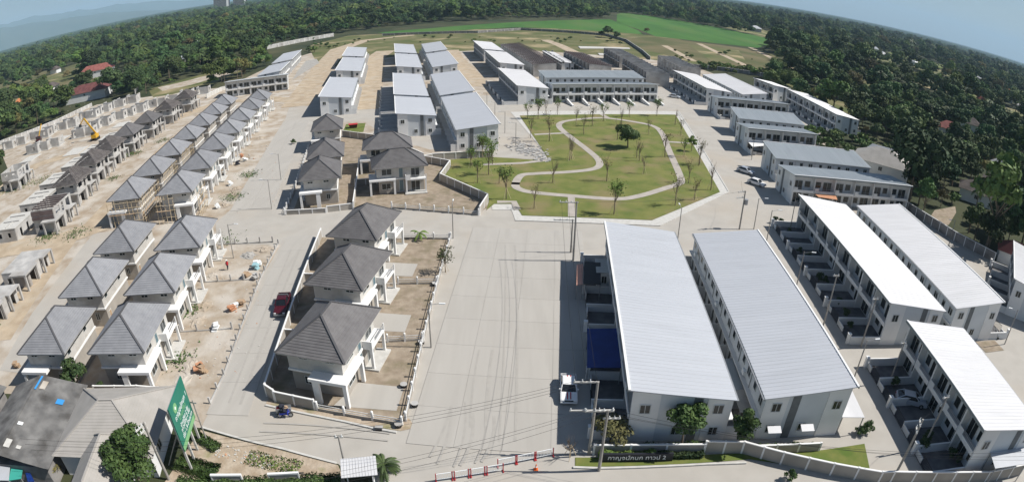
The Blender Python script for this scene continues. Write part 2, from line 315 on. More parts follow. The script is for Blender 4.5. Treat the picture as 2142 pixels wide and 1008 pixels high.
def kerb(name, pts, w=0.25, h=0.14, z=0.06, m=kerbm):
    for i in range(len(pts) - 1):
        b = MB(m); b.beam((*pts[i], z + h / 2), (*pts[i + 1], z + h / 2), w, h); O(name, b, kind='structure')
kerb('kerb', [(-33.1, 42.4), (-26.4, 41.3), (-22.6, 40.8), (-16.6, 39.6)])
kerb('kerb', [(-26.8, 47.3), (-23.2, 46.75), (-17.1, 45.8), (-13.9, 45.1), (-11.4, 44.7)])
# park
LAWN = GP([(1087, 243), (1413, 241), (1506, 403), (1364, 462), (1092, 452), (1078, 428), (1034, 428)]) + [(-4.9, 105.0), (-4.55, 109.5), (-15.3, 121.9), (-14.2, 131.5), (-17.5, 136.6), (-5.3, 139.6)] + GP([(1150, 338)])
sheet('footpath', GP([(1068, 235), (1420, 234), (1524, 402), (1380, 473), (1078, 462), (1070, 440), (1030, 440), (1020, 400), (1160, 345)]), 0.10, kerbm)
sheet('park_lawn', LAWN, 0.16, grassm)
kerb('kerb', GP([(1420, 234), (1524, 402), (1380, 473), (1078, 462)]), 0.3, 0.12)
pathm = M('path_paving', (0.37, 0.34, 0.30), (0.44, 0.40, 0.36), 0.6, 0.9)
ring = GP([(1078, 388), (1090, 369), (1120, 365), (1180, 362), (1232, 357), (1253, 349), (1251, 335), (1230, 316), (1200, 293), (1172, 270), (1172, 259), (1195, 253), (1260, 248), (1330, 257), (1368, 266), (1386, 283), (1400, 318), (1424, 374), (1417, 387), (1393, 395), (1340, 411), (1290, 418), (1200, 412), (1120, 405), (1088, 398)])
def smooth(pts, n=4):
    out = []; N = len(pts)
    for i in range(N):
        p0, p1, p2, p3 = (np.array(pts[(i + k) % N]) for k in (-1, 0, 1, 2))
        for t in np.linspace(0, 1, n, endpoint=False):
            out.append(tuple(0.5 * ((2 * p1) + (-p0 + p2) * t + (2 * p0 - 5 * p1 + 4 * p2 - p3) * t * t + (-p0 + 3 * p1 - 3 * p2 + p3) * t ** 3)))
    return out
rs = smooth(ring); ribbon('park_path', rs + rs[:2], 1.75, 0.20, pathm)
for a in ([(1195, 412), (1196, 455)], [(1118, 283), (1178, 280)], [(1396, 298), (1442, 301)], [(1257, 240), (1274, 249)], [(1010, 346), (1090, 343), (1150, 336)], [(1040, 424), (1075, 424), (1082, 440)]):
    ribbon('park_path', GP(a), 1.4, 0.19, pathm)
tyrem = M('tyre_rubbed_concrete', (0.355, 0.337, 0.308), (0.39, 0.371, 0.339), 1.5, 0.9)
def arc(p, a0, k, L, n=12):
    out = [p]; a = a0
    for i in range(n): p = (p[0] + math.cos(a) * L / n, p[1] + math.sin(a) * L / n); a += k / n; out.append(p)
    return out
for q_, (x, y, a, k, L) in enumerate([(-6.8, 40.5, 1.35, .35, 9), (-5.2, 40.2, 1.35, .4, 10), (-4.6, 40.4, 1.25, .5, 8), (-3.2, 40.8, 1.3, .45, 9), (-2.6, 41.0, 1.2, .5, 7), (-7.6, 41.4, 1.3, .2, 8), (-4.0, 46, 1.6, -.1, 14), (-2.4, 46, 1.6, -.1, 14), (-1.0, 44, 1.55, .05, 46), (.6, 44, 1.55, .05, 46), (-26, 44.4, .12, -.25, 14), (-26, 43.0, .12, -.2, 14), (-31.4, 47, 1.7, .02, 40), (-29.9, 47, 1.7, .02, 40)]):
    ribbon('tyre_mark', arc((x, y), a, k, L), random.uniform(.2, .4), .100 + q_ * .0012, tyrem)
# building lots
sheet('building_lot', [(-33.6, 50.6), (-36.9, 67), (-38.7, 76.9), (-39.7, 88.6), (-51, 88.2), (-49, 74), (-46, 60), (-42, 45.5), (-33.4, 43.2)], 0.075, sand)
sheet('verge', [(-33, 42.0), (-26.4, 41.1), (-22.6, 40.6), (-16.4, 39.4), (-15, 37), (-20, 36), (-34, 31)], 0.075, dirt_red)
sheet('verge', [(-26.9, 47.4), (-11.0, 45.0), (-9.6, 45.6), (-10.4, 47.0), (-26.9, 49.2)], 0.075, dirt_red)
LOTS = [[(-27.2, 49.0), (-10.7, 46.4), (-10.7, 61.6), (-28.8, 60.6)], [(-28.9, 61.0), (-10.7, 61.9), (-10.6, 76.2), (-30.9, 75.8)], [(-31, 76.2), (-10.6, 76.6), (-10.3, 91.8), (-33, 92)]]
for l in LOTS: sheet('garden_plot', l, 0.085, dirt)
sheet('garden_plot', [(-42.5, 103.2), (-30.4, 105.2), (-23, 105.9), (-6.5, 103.0), (-4.8, 106.5), (-5.0, 109.6), (-15.6, 122.6), (-14.8, 131.5), (-20.5, 136), (-35, 153), (-47, 160), (-55, 162), (-50, 140)], 0.085, dirt)
sheet('estate_verge', [(-55.5, 163), (-47.2, 161), (-35, 154), (-20, 137.5), (-5, 140.4), (-8, 150), (-21, 146), (-34, 158), (-46, 178), (-56, 178)], 0.075, sand)
sheet('green_verge', [(-49, 163), (-43, 165), (-45, 176), (-51, 175)], 0.085, grassg)
sheet('sign_lawn', [(6.3, 40.4), (24, 40.1), (31, 37.6), (36.8, 34.7), (38.5, 40.2), (32.3, 40.2), (22, 41.2), (6.4, 41.7)], 0.09, grassg)
sheet('parking_bay', GP([(1048, 248), (1078, 247), (1148, 334), (1030, 330)]), 0.075, concrete_old)
sheet('grass_strip', GP([(1205, 540), (1275, 540), (1278, 552), (1205, 552)]), 0.085, grassm)
kerb('kerb', [(6.1, 40.3), (8.5, 40.1), (15.1, 40.0), (19.4, 39.9), (23.5, 39.6)])
sheet('gravel_bed', GP([(612, 168), (668, 132), (662, 124), (640, 128), (622, 150)]), 0.09, gravel)

# ================================================================== walls and fences
capm = white
def wall(name, label, pts, h, step=3.0, m=beige, cat='wall', t=0.12, pil=True):
    r = E(name, (*pts[0], 0), label=label, cat=cat); pm = MB(capm).box(-0.1, -0.11, 0, 0.1, 0.11, h + 0.06).mesh('pilaster')
    for (x0, y0), (x1, y1) in zip(pts, pts[1:]):
        L = math.hypot(x1 - x0, y1 - y0); n = max(1, round(L / step)); a = math.atan2(y1 - y0, x1 - x0); s = L / n
        me = MB([m, capm]).box(0.1, -t / 2, 0, s - 0.1, t / 2, h - 0.08, 0).box(0.1, -t / 2 - 0.05, h - 0.08, s - 0.1, t / 2 + 0.05, h + 0.02, 1).mesh('panel')
        for k in range(n):
            p = (x0 - pts[0][0] + k * s * math.cos(a), y0 - pts[0][1] + k * s * math.sin(a), 0)
            O('panel', me, r, p, a)
            O('pilaster', pm, r, p, a)
    O('pilaster', pm, r, (pts[-1][0] - pts[0][0], pts[-1][1] - pts[0][1], 0), a)
    return r
def railing(name, label, pts, h=1.1, step=2.3, raw=False, cat='fence'):
    r = E(name, (*pts[0], 0), label=label, cat=cat); mm = cement if raw else white
    pm = MB(mm).box(-0.11, -0.11, 0, 0.11, 0.11, h); 
    if not raw: pm.ball((0, 0, h + 0.12), 0.16, 8, 5)
    pm = pm.mesh('post')
    for (x0, y0), (x1, y1) in zip(pts, pts[1:]):
        L = math.hypot(x1 - x0, y1 - y0); n = max(1, round(L / step)); a = math.atan2(y1 - y0, x1 - x0); s = L / n
        pl = MB(cement if raw else beige).box(0.11, -0.07, 0, s - 0.11, 0.07, 0.35 if not raw else 0.25).mesh('plinth')
        rl = None if raw else MB(wallw).box(0.11, -0.025, 0.55, s - 0.11, 0.025, 0.62).box(0.11, -0.025, 0.86, s - 0.11, 0.025, 0.93).mesh('rail')
        for k in range(n):
            p = (x0 - pts[0][0] + k * s * math.cos(a), y0 - pts[0][1] + k * s * math.sin(a), 0)
            O('plinth', pl, r, p, a); O('post', pm, r, p, a)
            if rl: O('rail', rl, r, p, a)
    O('post', pm, r, (pts[-1][0] - pts[0][0], pts[-1][1] - pts[0][1], 0), a)
    return r
wall('garden_wall', 'long white-capped garden wall along the street behind the three dark-roofed villas', [(-33.0, 92.0), (-30.9, 76), (-28.8, 60.8), (-27.2, 49.0), (-25.9, 48.2)], 1.75)
wall('garden_wall', 'short solid beige garden wall beside the cargo motorcycle', [(-25.8, 48.2), (-20.9, 47.4)], 1.5, 2.4)
railing('garden_fence', 'white post fence across the front of the villa by the cargo motorcycle', [(-20.6, 47.35), (-11.0, 45.9)], 1.1, 3.0)
railing('garden_fence', 'white post fence along the boulevard in front of the three dark-roofed villas', [(-10.7, 46.6), (-10.75, 61.8), (-10.6, 76.4), (-10.25, 91.8)], 1.2, 2.5)
railing('garden_fence', 'white post fence between the villa with the carport canopy and its middle neighbour', [(-15.2, 61.0), (-10.9, 61.7)])
railing('garden_fence', 'white post fence between the two dark-roofed villas nearer the park street', [(-16.4, 75.9), (-10.8, 76.3)])
railing('garden_fence', 'white post fence facing the park street beside the dark-roofed villa', [(-18.4, 91.9), (-10.5, 91.8)])
for i, y in enumerate((60.7, 75.9)):
    x = -28.7 if i == 0 else -30.8
    wall('partition_wall', ['short white-capped partition wall behind the villa with the carport canopy', 'short white-capped partition wall behind the middle dark-roofed villa'][i], [(x, y), (x + 3.2, y + 0.1)], 1.5, 3.2)
# unfinished lots of the grey row
for i, (a, b) in enumerate([((-47.8, 74.4), (-39.0, 76.1)), ((-51, 88.3), (-41.5, 89.6)), ((-45.0, 60.2), (-37.3, 62.0))]):
    railing('unfinished_fence', ['raw concrete fence posts between the last two grey villas before the park street', 'raw concrete fence posts along the park street end of the grey villas', 'raw concrete fence posts between the grey villa near the billboard and the next'][i], [a, b], 1.2, 2.4, True)
railing('unfinished_fence', 'long raw concrete kerb fence along the side street in front of grey villas', [(-33.7, 46.5), (-34.2, 52), (-36.9, 67), (-38.6, 76.5), (-40.2, 89)], 1.0, 2.6, True)
# plots by the park
wall('garden_wall', 'angled white-capped wall between the brown garden plot and the park lawn', [(-15.5, 121.8), (-4.8, 109.4), (-6.0, 102.8)], 1.8, 2.8)
wall('garden_wall', 'white-capped wall stepping round the rear plot next to the park lawn', [(-15.5, 121.8), (-14.4, 131.6), (-21.2, 135.4), (-19.2, 137.0), (-5.4, 140.0)], 1.7, 2.8)
wall('garden_wall', 'beige wall behind the small hipped villas below the white terraces', [(-21.4, 137.2), (-34.8, 153.8), (-48, 160.5)], 1.8, 3.0)
railing('garden_fence', 'white post fence across the brown plot facing the park street', [(-23, 105.8), (-6.2, 102.6)], 1.2, 2.7)
wall('garden_wall', 'low beige wall with white gateposts in front of the small corner villa', [(-43.5, 102.2), (-35.6, 103.4)], 1.0, 2.3)
wall('garden_wall', 'white-framed wall between the corner villa driveway and the big villa', [(-35.4, 103.6), (-30.6, 105.2)], 1.3, 2.3)
wall('partition_wall', 'white-capped wall running between the small villas and the big villas', [(-30.4, 105.0), (-33.2, 119), (-36.4, 134)], 1.7, 3.2)
wall('partition_wall', 'white-capped cross wall behind the small corner villa', [(-33.6, 118.6), (-29.0, 119.8)], 1.5, 2.4)
railing('garden_fence', 'white post fence along the long street beside the small hipped villas', [(-44, 102.6), (-46.6, 116), (-49.8, 130), (-54.6, 150)], 1.2, 2.6)
# boundary walls
wall('boundary_wall', 'grey-beige boundary wall with white pilasters bending round the lawn below the terraces', [(19.4, 41.6), (23.4, 41.1), (27.2, 39.0), (32.2, 36.5), (37.3, 34.2), (38.8, 33.9), (46.8, 31.8), (51.6, 30.5), (58, 29.9)], 1.7, 2.55)
wall('sign_wall', 'white-capped low wall behind the dark hedge with white Thai lettering', [(8.2, 42.1), (15.4, 41.8), (19.3, 41.5)], 1.4, 3.6)
wall('partition_wall', 'short white-capped wall in front of the terrace with two window awnings', [(24.6, 40.9), (32.3, 40.2)], 1.2, 2.5)
wall('boundary_wall', 'tall brown-grey boundary wall between the white terraces and the dark trees', [(92.2, 118), (94.2, 105.5), (96.0, 95), (100.6, 84.5)], 2.2, 2.9, cement_d)
wall('boundary_wall', 'pale boundary wall along the dark trees behind the precast house shells', [(-226, 184), (-215.8, 201.4), (-212.2, 217.4), (-215.2, 249)], 1.8, 3.4, cement)
wall('boundary_wall', 'pale concrete wall at the far end of the dirt track', [(-186, 431), (-172, 466), (-153.6, 502)], 3.0, 6.0, cement)
wall('boundary_wall', 'pale panel wall between the grey villa rows and the dry clearing', [(-133.6, 236), (-134.4, 252), (-128, 262)], 1.9, 3.2, kerbm)
wall('boundary_wall', 'long dark boundary wall between the waste grass and the rice fields', GP([(800, 76), (900, 72), (1000, 70), (1090, 64), (1200, 70), (1270, 76), (1310, 88), (1345, 112), (1360, 126)]), 2.0, 9.0, cement_d)
wall('boundary_wall', 'dark boundary wall beyond the two bright white terraces', GP([(1440, 142), (1520, 150), (1590, 160), (1650, 172)]), 2.2, 6.0, cement_d)
wall('boundary_wall', 'pale wall piece standing in the dry clearing by the trees', GP([(283, 197), (300, 166)]), 2.2, 5.0, cement)

# ================================================================== windows, doors
_wc = {}
def win(w, h, mull=1, fm=frame, gm=glass):
    k = (round(w, 2), round(h, 2), mull, fm.name, gm.name)
    if k not in _wc:
        f = MB(fm); t = 0.07
        f.box(-w / 2, -0.07, 0, -w / 2 + t, 0.02, h).box(w / 2 - t, -0.07, 0, w / 2, 0.02, h).box(-w / 2 + t, -0.07, 0, w / 2 - t, 0.02, t).box(-w / 2 + t, -0.07, h - t, w / 2 - t, 0.02, h)
        for i in range(mull): x = -w / 2 + w * (i + 1) / (mull + 1); f.box(x - 0.03, -0.065, t, x + 0.03, 0.02, h - t)
        _wc[k] = (f.mesh('window'), MB(gm).box(-w / 2 + t, -0.035, t, w / 2 - t, 0.01, h - t).mesh('pane'))
    return _wc[k]
def wpart(w, h, loc, rz=0.0, mull=1, name='window', fm=frame, gm=glass):
    a, b = win(w, h, mull, fm, gm); return (name, a, loc, rz, [('pane', b)])

# ================================================================== hipped villas
EW, EL, EZ, RZ, RL = 4.25, 5.75, 5.6, 8.45, 1.45        # eave half width / half length, heights, ridge half length
def hip_roof(mt, ew=EW, el=EL, ez=EZ, rz=RZ, rl=RL, n=15, rib=0.045):
    b = MB(mt); c = [(-ew, -el, ez), (ew, -el, ez), (ew, el, ez), (-ew, el, ez)]; r0, r1 = (0, -rl, rz), (0, rl, rz)
    for p0, p1, q1, q0 in ((c[0], c[1], r0, r0), (c[1], c[2], r1, r0), (c[2], c[3], r1, r1), (c[3], c[0], r0, r1)):
        p0, p1, q0, q1 = map(Vector, (p0, p1, q0, q1)); up = Vector((0, 0, rib)); prev = None
        for i in range(n):
            a0, a1 = p0.lerp(q0, i / n) + up, p1.lerp(q1, i / n) + up; b0, b1 = p0.lerp(q0, (i + 1) / n), p1.lerp(q1, (i + 1) / n)
            if i == n - 1 and (q0 - q1).length < 1e-6: b.tri(a0, a1, b0)
            else: b.quad(a0, a1, b1, b0)
            b.quad(a0 - up, a1 - up, a1, a0)
    return b.mesh('roof')
def ridge_caps(ew=EW, el=EL, ez=EZ, rz=RZ, rl=RL, w=0.24, m=ridgem):
    out = [('ridge_cap', MB(m).beam((0, -rl, rz + 0.05), (0, rl, rz + 0.05), w, 0.12).mesh('ridge_cap'))]
    for sx in (-1, 1):
        for sy in (-1, 1): out.append(('hip_cap', MB(m).beam((sx * ew, sy * el, ez + 0.06), (0, sy * rl, rz + 0.05), w, 0.1).mesh('hip_cap')))
    return out
def villa_parts(s, tile, low=beige, up=cream, trim=white, glassy=True):
    P = []
    P.append(('lower_wall', MB(low).box(-3.3, -4.4, 0, 3.3, 4.9, 2.9).mesh('lower_wall')))
    P.append(('floor_band', MB(trim).box(-3.45, -4.9, 2.88, 3.45, 5.1, 3.12).mesh('floor_band')))
    P.append(('upper_wall', MB(up).box(-3.32, -4.75, 3.11, 3.32, 5.0, 5.62).mesh('upper_wall')))
    P.append(('roof', hip_roof(tile), (0, 0, 0), 0, ridge_caps() + [('soffit', MB(up).box(-EW + 0.05, -EL + 0.05, 5.46, EW - 0.05, EL - 0.05, 5.59).mesh('soffit'))]))
    cn = MB(trim).box(-0.3 * s, -6.35, 2.95, 4.25 * s, -4.6, 3.32).box(3.2 * s, -4.6, 2.953, 4.25 * s, -0.95, 3.317).mesh('carport_canopy')
    P.append(('carport_canopy', cn))
    for x0, x1, y0, y1 in ((0.1, 0.9, -6.28, -5.95), (3.75, 4.18, -6.28, -5.88), (3.75, 4.18, -1.42, -1.02)):
        P.append(('pier', MB(trim).box(x0 * s, y0, 0, x1 * s, y1, 2.96).mesh('pier')))
    bal = MB(trim).box(3.25 * s, 1.0, 2.86, 4.55 * s, 5.25, 3.08).mesh('balcony')
    par = MB(trim).box(3.3 * s, 1.0, 3.08, 4.55 * s, 1.13, 3.95).box(4.43 * s, 1.13, 3.08, 4.55 * s, 2.0, 3.95).mesh('parapet'); pe = MB(trim).box(4.43 * s, 5.1, 3.08, 4.55 * s, 5.25, 3.95).mesh('parapet_end')
    rail = MB(galv).box(4.46 * s, 2.0, 3.82, 4.52 * s, 5.1, 3.88).box(4.46 * s, 2.0, 3.45, 4.52 * s, 5.1, 3.5).mesh('rail')
    P.append(('balcony', bal, (0, 0, 0), 0, [('parapet', par), ('parapet_end', pe), ('rail', rail)]))
    for y in (1.02, 4.93): P.append(('column', MB(trim).box(4.2 * s, y, 0, 4.52 * s, y + 0.3, 2.87).mesh('column')))
    P.append(('patio', MB(kerbm).box(3.3 * s, 0.8, 0, 5.1 * s, 5.3, 0.22).mesh('patio')))
    for x in (-1.25 * s, 1.95 * s): P.append(wpart(1.15, 0.5, (x, -4.75, 4.6)))
    t = PI / 2 * s
    for y, w, h, z, mu in ((-2.7, 2.1, 1.35, 3.9, 1), (3.1, 1.8, 1.9, 3.2, 1)): P.append(wpart(w, h, (3.32 * s, y, z), t, mu))
    P.append(wpart(0.9, 2.3, (3.32 * s, 0.2, 3.2), t, 0, 'stair_window', frame, blueglass)); P.append(wpart(0.9, 2.5, (3.3 * s, 0.2, 0.25), t, 0, 'stair_window', frame, blueglass))
    P.append(wpart(1.9, 2.1, (3.3 * s, 3.1, 0.25), t, 1, 'glass_door')); P.append(wpart(1.9, 1.3, (3.3 * s, -2.9, 0.9), t, 1))
    P.append(wpart(0.8, 1.1, (-1.4 * s, -4.4, 1.0)))
    for y, w, h, z in ((2.2, 1.0, 1.0, 4.1), (0.1, 0.45, 0.5, 4.5), (-1.2, 0.45, 0.5, 4.5), (-3.3, 1.0, 1.0, 4.1)): P.append(wpart(w, h, (-3.32 * s, y, z), -t, 0))
    P.append(wpart(0.9, 2.0, (-3.3 * s, -3.4, 0.1), -t, 0, 'door', frame, wood))
    return P
VR = villa_parts(1, tile_d); VL = villa_parts(-1, tile_d); GR = villa_parts(1, tile_l); GL = villa_parts(-1, tile_l)
WR = villa_parts(1, tile_l, cement, cream); WL = villa_parts(-1, tile_l, cement, beige)
def villa(P, cx, cy, deg, label, group=None): return put('detached_house', P, (cx, cy, 0.1), rad(deg), label=label, cat='house', group=group)
def from_corner(fr, deg):                                # centre of the eaves from their near right corner
    a = rad(deg); return fr[0] - EW * math.cos(a) - EL * math.sin(a), fr[1] - EW * math.sin(a) + EL * math.cos(a)
HC = [((-16.9, 48.4), 'dark-roofed white villa with carport canopy behind the cargo motorcycle'), ((-18.35, 63.7), 'middle one of the three dark-roofed villas between boulevard and side street'), ((-19.65, 78.7), 'dark-roofed villa of the boulevard row standing next to the park street')]
for fr, lb in HC:
    c = from_corner(fr, -8.5); villa(VR, *c, -8.5, lb)
    a = rad(-8.5); pts = [(2.2, -6.2), (9.2, -5.3), (8.8, -1.2), (3.4, -1.6)]
    sheet('driveway', [(c[0] + x * math.cos(a) - y * math.sin(a), c[1] + x * math.sin(a) + y * math.cos(a)) for x, y in pts], 0.11, concrete)
for i, fr in enumerate([(-41.6, 47.2), (-44.75, 61.2), (-47.9, 75.3)]):
    villa(GR, *from_corner(fr, 11.5), 11.5, ['grey hipped villa with white porch beside the green billboard', 'middle grey hipped villa with white porch on the side street', 'grey hipped villa with white porch nearest the park street, before the scaffolded rows'][i])
for i, fr in enumerate([(-53.5, 44.7), (-56.8, 59.0), (-60.1, 73.3)]):
    villa(GL, *from_corner(fr, 11.5), 11.5, ['grey hipped villa behind the rusty old sheet roof, backing onto the billboard villa', 'middle grey hipped villa facing the west lane, its plain pale side lit', 'grey hipped villa at the end of the west lane, just before the scaffolding'][i])
for i in range(7):
    fr = (-75.0 - 3.66 * i, 97.4 + 15.2 * i); villa(WL, *from_corner(fr, 13.0), 13.0, 'grey hipped house in the west unfinished row, ' + ordinal(i) + ' from the scaffolded corner')
for i in range(7):
    fr = (-63.2 - 3.6 * i, 100.3 + 15.5 * i); villa(WR, *from_corner(fr, 13.0), 13.0, 'grey hipped house with white porch columns along the long street, ' + ordinal(i) + ' from the scaffolding')
for i, (fr, lb) in enumerate([((-33.2, 107.4), 'small dark-roofed corner villa with a white portal facing the long street'), ((-36.5, 121.9), 'middle small dark-roofed villa on the long street, behind the corner villa'), ((-43.7, 146.5), 'small dark-roofed villa on the long street just below the white terrace')]):
    villa(VL, *from_corner(fr, 14.5), 14.5, lb)
villa(VR, -23.6, 117.6, -90 + 15, 'dark-roofed villa facing the park street beside the brown garden plot')
villa(VR, -28.8, 131.4, -90 + 12, 'dark-roofed villa just behind the one with the brown garden plot')

# bamboo scaffolds round the first houses of the two unfinished rows
polem = MB(bamboo).tube((0, 0, 0), (0, 0, 6.2), 0.065, 0.05, 5).mesh('pole'); polel = {}
def scaffold(cx, cy, deg, faces, label):
    r = E('bamboo_scaffold', (cx, cy, 0.08), rad(deg), label=label, cat='scaffold')
    for x0, y0, x1, y1 in faces:
        L = math.hypot(x1 - x0, y1 - y0); n = max(2, round(L / 1.1)); a = math.atan2(y1 - y0, x1 - x0)
        for k in range(n + 1):
            o = O('pole', polem, r, (x0 + (x1 - x0) * k / n, y0 + (y1 - y0) * k / n, 0)); o.rotation_euler = (random.uniform(-.03, .03), random.uniform(-.03, .03), 0); o.scale = (1, 1, random.uniform(.8, 1.02))
        key = round(L, 2)
        if key not in polel: polel[key] = MB(bamboo).tube((-0.3, 0, 0), (L + 0.3, 0, 0), 0.055, 0.055, 5).mesh('ledger')
        for z in (1.2, 2.6, 3.9, 5.2): O('ledger', polel[key], r, (x0, y0, z + random.uniform(-.1, .1)), a)
        pk = MB(wood).box(0, -0.35, 0, L * 0.8, -0.05, 0.05).mesh('plank'); O('plank', pk, r, (x0, y0, 2.66), a)
a4 = from_corner((-75.0, 97.4), 13); b4 = from_corner((-63.2, 100.3), 13)
scaffold(*a4, 13, [(-4, -6.2, 4.3, -6.2), (4.6, -5.5, 4.6, 5.6)], 'bamboo scaffold round the corner house of the west unfinished row')
scaffold(*b4, 13, [(-4, -7.0, 0, -7.0), (5.2, -5.5, 5.2, 0.4)], 'bamboo scaffold on the house with white porch columns above the grey villas')
for i in (1, 2):
    c = from_corner((-75.0 - 3.66 * i, 97.4 + 15.2 * i), 13); scaffold(*c, 13, [(4.4, -5.2, 4.4, 5.4)], ['bamboo scaffold on the side of the second house in the west unfinished row', 'bamboo scaffold on the side of the third house in the west unfinished row'][i - 1])

# ================================================================== unfinished villas of the west construction row
def wall_hole(b, p, q, z0, z1, holes, t=0.14, m=0):         # straight wall from p to q with rectangular openings (s0, s1, h0, h1)
    p = Vector((*p, 0)); q = Vector((*q, 0)); L = (q - p).length; d = (q - p).normalized(); n = Vector((-d.y, d.x, 0)) * t / 2
    def slab(s0, s1, a, c):
        if s1 - s0 < 0.01 or c - a < 0.01: return
        A, B = p + d * s0, p + d * s1
        b.hexa([(*(A - n).xy, a), (*(B - n).xy, a), (*(B + n).xy, a), (*(A + n).xy, a), (*(A - n).xy, c), (*(B - n).xy, c), (*(B + n).xy, c), (*(A + n).xy, c)], m)
    s = 0
    for s0, s1, a, c in sorted(holes):
        slab(s, s0, z0, z1); slab(s0, s1, z0, a); slab(s0, s1, c, z1); s = s1
    slab(s, L, z0, z1); return b
def shell_parts(stage):                                    # stage 0: first floor frame, 1: upper walls, 2: + roof steel, 3: tiled roof
    P = []
    for x0, y0 in ((0.5, -6.1), (3.9, -6.1), (3.9, -1.3), (4.3, 1.1), (4.3, 5.0)): P.append(('column', MB(cement).box(x0 - .2, y0 - .2, 0, x0 + .2, y0 + .2, 2.9).mesh('column')))
    lw = MB(cement); wall_hole(lw, (-3.3, -4.4), (3.3, -4.4), 0, 2.9, [(1.2, 2.3, 0.9, 2.0)]); wall_hole(lw, (3.3, -4.32), (3.3, 4.82), 0, 2.9, [(0.8, 2.8, 0, 2.2), (6, 8.2, 0, 2.3)]); wall_hole(lw, (3.3, 4.9), (-3.3, 4.9), 0, 2.9, []); wall_hole(lw, (-3.3, 4.82), (-3.3, -4.32), 0, 2.9, [(2, 3, 0, 2), (6, 7, 1, 2)])
    P.append(('lower_wall', lw.mesh('lower_wall')))
    P.append(('floor_slab', MB(cement).box(-3.4, -4.5, 2.9, 3.4, 5.0, 3.1).box(-0.2, -6.3, 2.9, 4.2, -4.5, 3.2).box(3.4, -4.5, 2.9, 4.2, -1.0, 3.2).box(3.4, 1.0, 2.85, 4.5, 5.2, 3.05).mesh('floor_slab')))
    if stage >= 1:
        uw = MB(cement); wall_hole(uw, (-3.3, -4.7), (3.3, -4.7), 3.1, 5.6, [(1.5, 2.6, 1.4 + 3.1, 1.9 + 3.1), (4.4, 5.5, 4.5, 5.0)]); wall_hole(uw, (3.3, -4.62), (3.3, 4.92), 3.1, 5.6, [(0.9, 3.1, 3.9, 5.2), (4.2, 5.2, 3.2, 5.3), (6.6, 8.6, 3.1, 5.2)]); wall_hole(uw, (3.3, 5.0), (-3.3, 5.0), 3.1, 5.6, [(2, 3, 4, 5)]); wall_hole(uw, (-3.3, 4.92), (-3.3, -4.62), 3.1, 5.6, [(2, 3, 4, 5), (6, 7, 4, 5)])
        P.append(('upper_wall', uw.mesh('upper_wall')))
    if stage == 2:
        for k in range(14):
            t = k / 14; ew, el, z = EW * (1 - t), EL + (RL - EL) * t, EZ + (RZ - EZ) * t; b = MB(frame_grey)
            for p, q in (((-ew, -el), (ew, -el)), ((ew, -el), (ew, el)), ((ew, el), (-ew, el)), ((-ew, el), (-ew, -el))): b.beam((*p, z), (*q, z), 0.26, 0.12)
            P.append(('purlin', b.mesh('purlin')))
        b = MB(frame_grey)
        for sx in (-1, 1):
            for sy in (-1, 1): b.beam((sx * EW, sy * EL, EZ - .1), (0, sy * RL, RZ - .1), 0.14, 0.18)
            for y in (-4, -2.6, -1.3, 0, 1.3, 2.6, 4): f = max(0, (abs(y) - RL) / (EL - RL)); b.beam((sx * EW, y, EZ - .1), (0, y * 0 + max(-RL, min(RL, y)), RZ - .1), 0.1, 0.14)
        P.append(('rafter_frame', b.mesh('rafter_frame')))
        P.append(('ceiling_slab', MB(cement_d).box(-3.2, -4.6, 5.3, 3.2, 4.9, 5.45).mesh('ceiling_slab')))
    if stage == 3:
        P.append(('roof', hip_roof(tile_d, rib=0.05), (0, 0, 0), 0, ridge_caps()))
    return P
SH = [shell_parts(k) for k in range(4)]
def shell(k, cx, cy, deg, label): return put('unfinished_house', SH[k], (cx, cy, 0.06), rad(deg), label=label, cat='house')
shell(0, -86.6, 58.6, 14, 'raw concrete ground floor frame beside the sandy track, opposite the west lane villas')
shell(0, -89.9, 72.6, 14, 'raw concrete ground floor frame just below the dirt junction')
shell(0, -98.5, 55.0, 14, 'raw concrete ground floor frame in the outer row, below the junction')
r = shell(1, -102.7, 96.6, 14, 'grey house shell with red steel panels at the dirt junction')
rp = MB([steel_red]).box(-3.4, -4.85, 3.3, 3.2, -4.79, 4.1).box(-3.4, -4.85, 4.25, 3.2, -4.79, 5.3).mesh('red_panel'); O('red_panel', rp, r, label='rust red steel panels hung on the shell')
for k in range(6): O('purlin', MB(steel_red).beam((-3.3, -4 + k * 1.5, 5.75), (3.3, -4 + k * 1.5, 5.75), 0.2, 0.3).mesh('purlin'), r)
for i, (x, y) in enumerate([(-108.8, 113.0), (-114.4, 128.5), (-118.6, 142.6)]): shell(2, x, y, 14, 'grey house shell with dark roof steel, ' + ordinal(i) + ' behind the red-panelled shell')
for i, (x, y) in enumerate([(-121.4, 157.6), (-124.4, 174.2)]): shell(3, x, y, 14, 'raw concrete house with new dark hipped roof, ' + ['nearer the roof steel shells', 'nearer the gabled concrete shells'][i])
for i, (x, y) in enumerate([(-128.6, 194.5), (-131.0, 213.5)]): shell(2, x, y, 14, 'tall grey house shell in the west row, ' + ['next to the dark hipped roofs', 'last before the pale panel wall'][i])
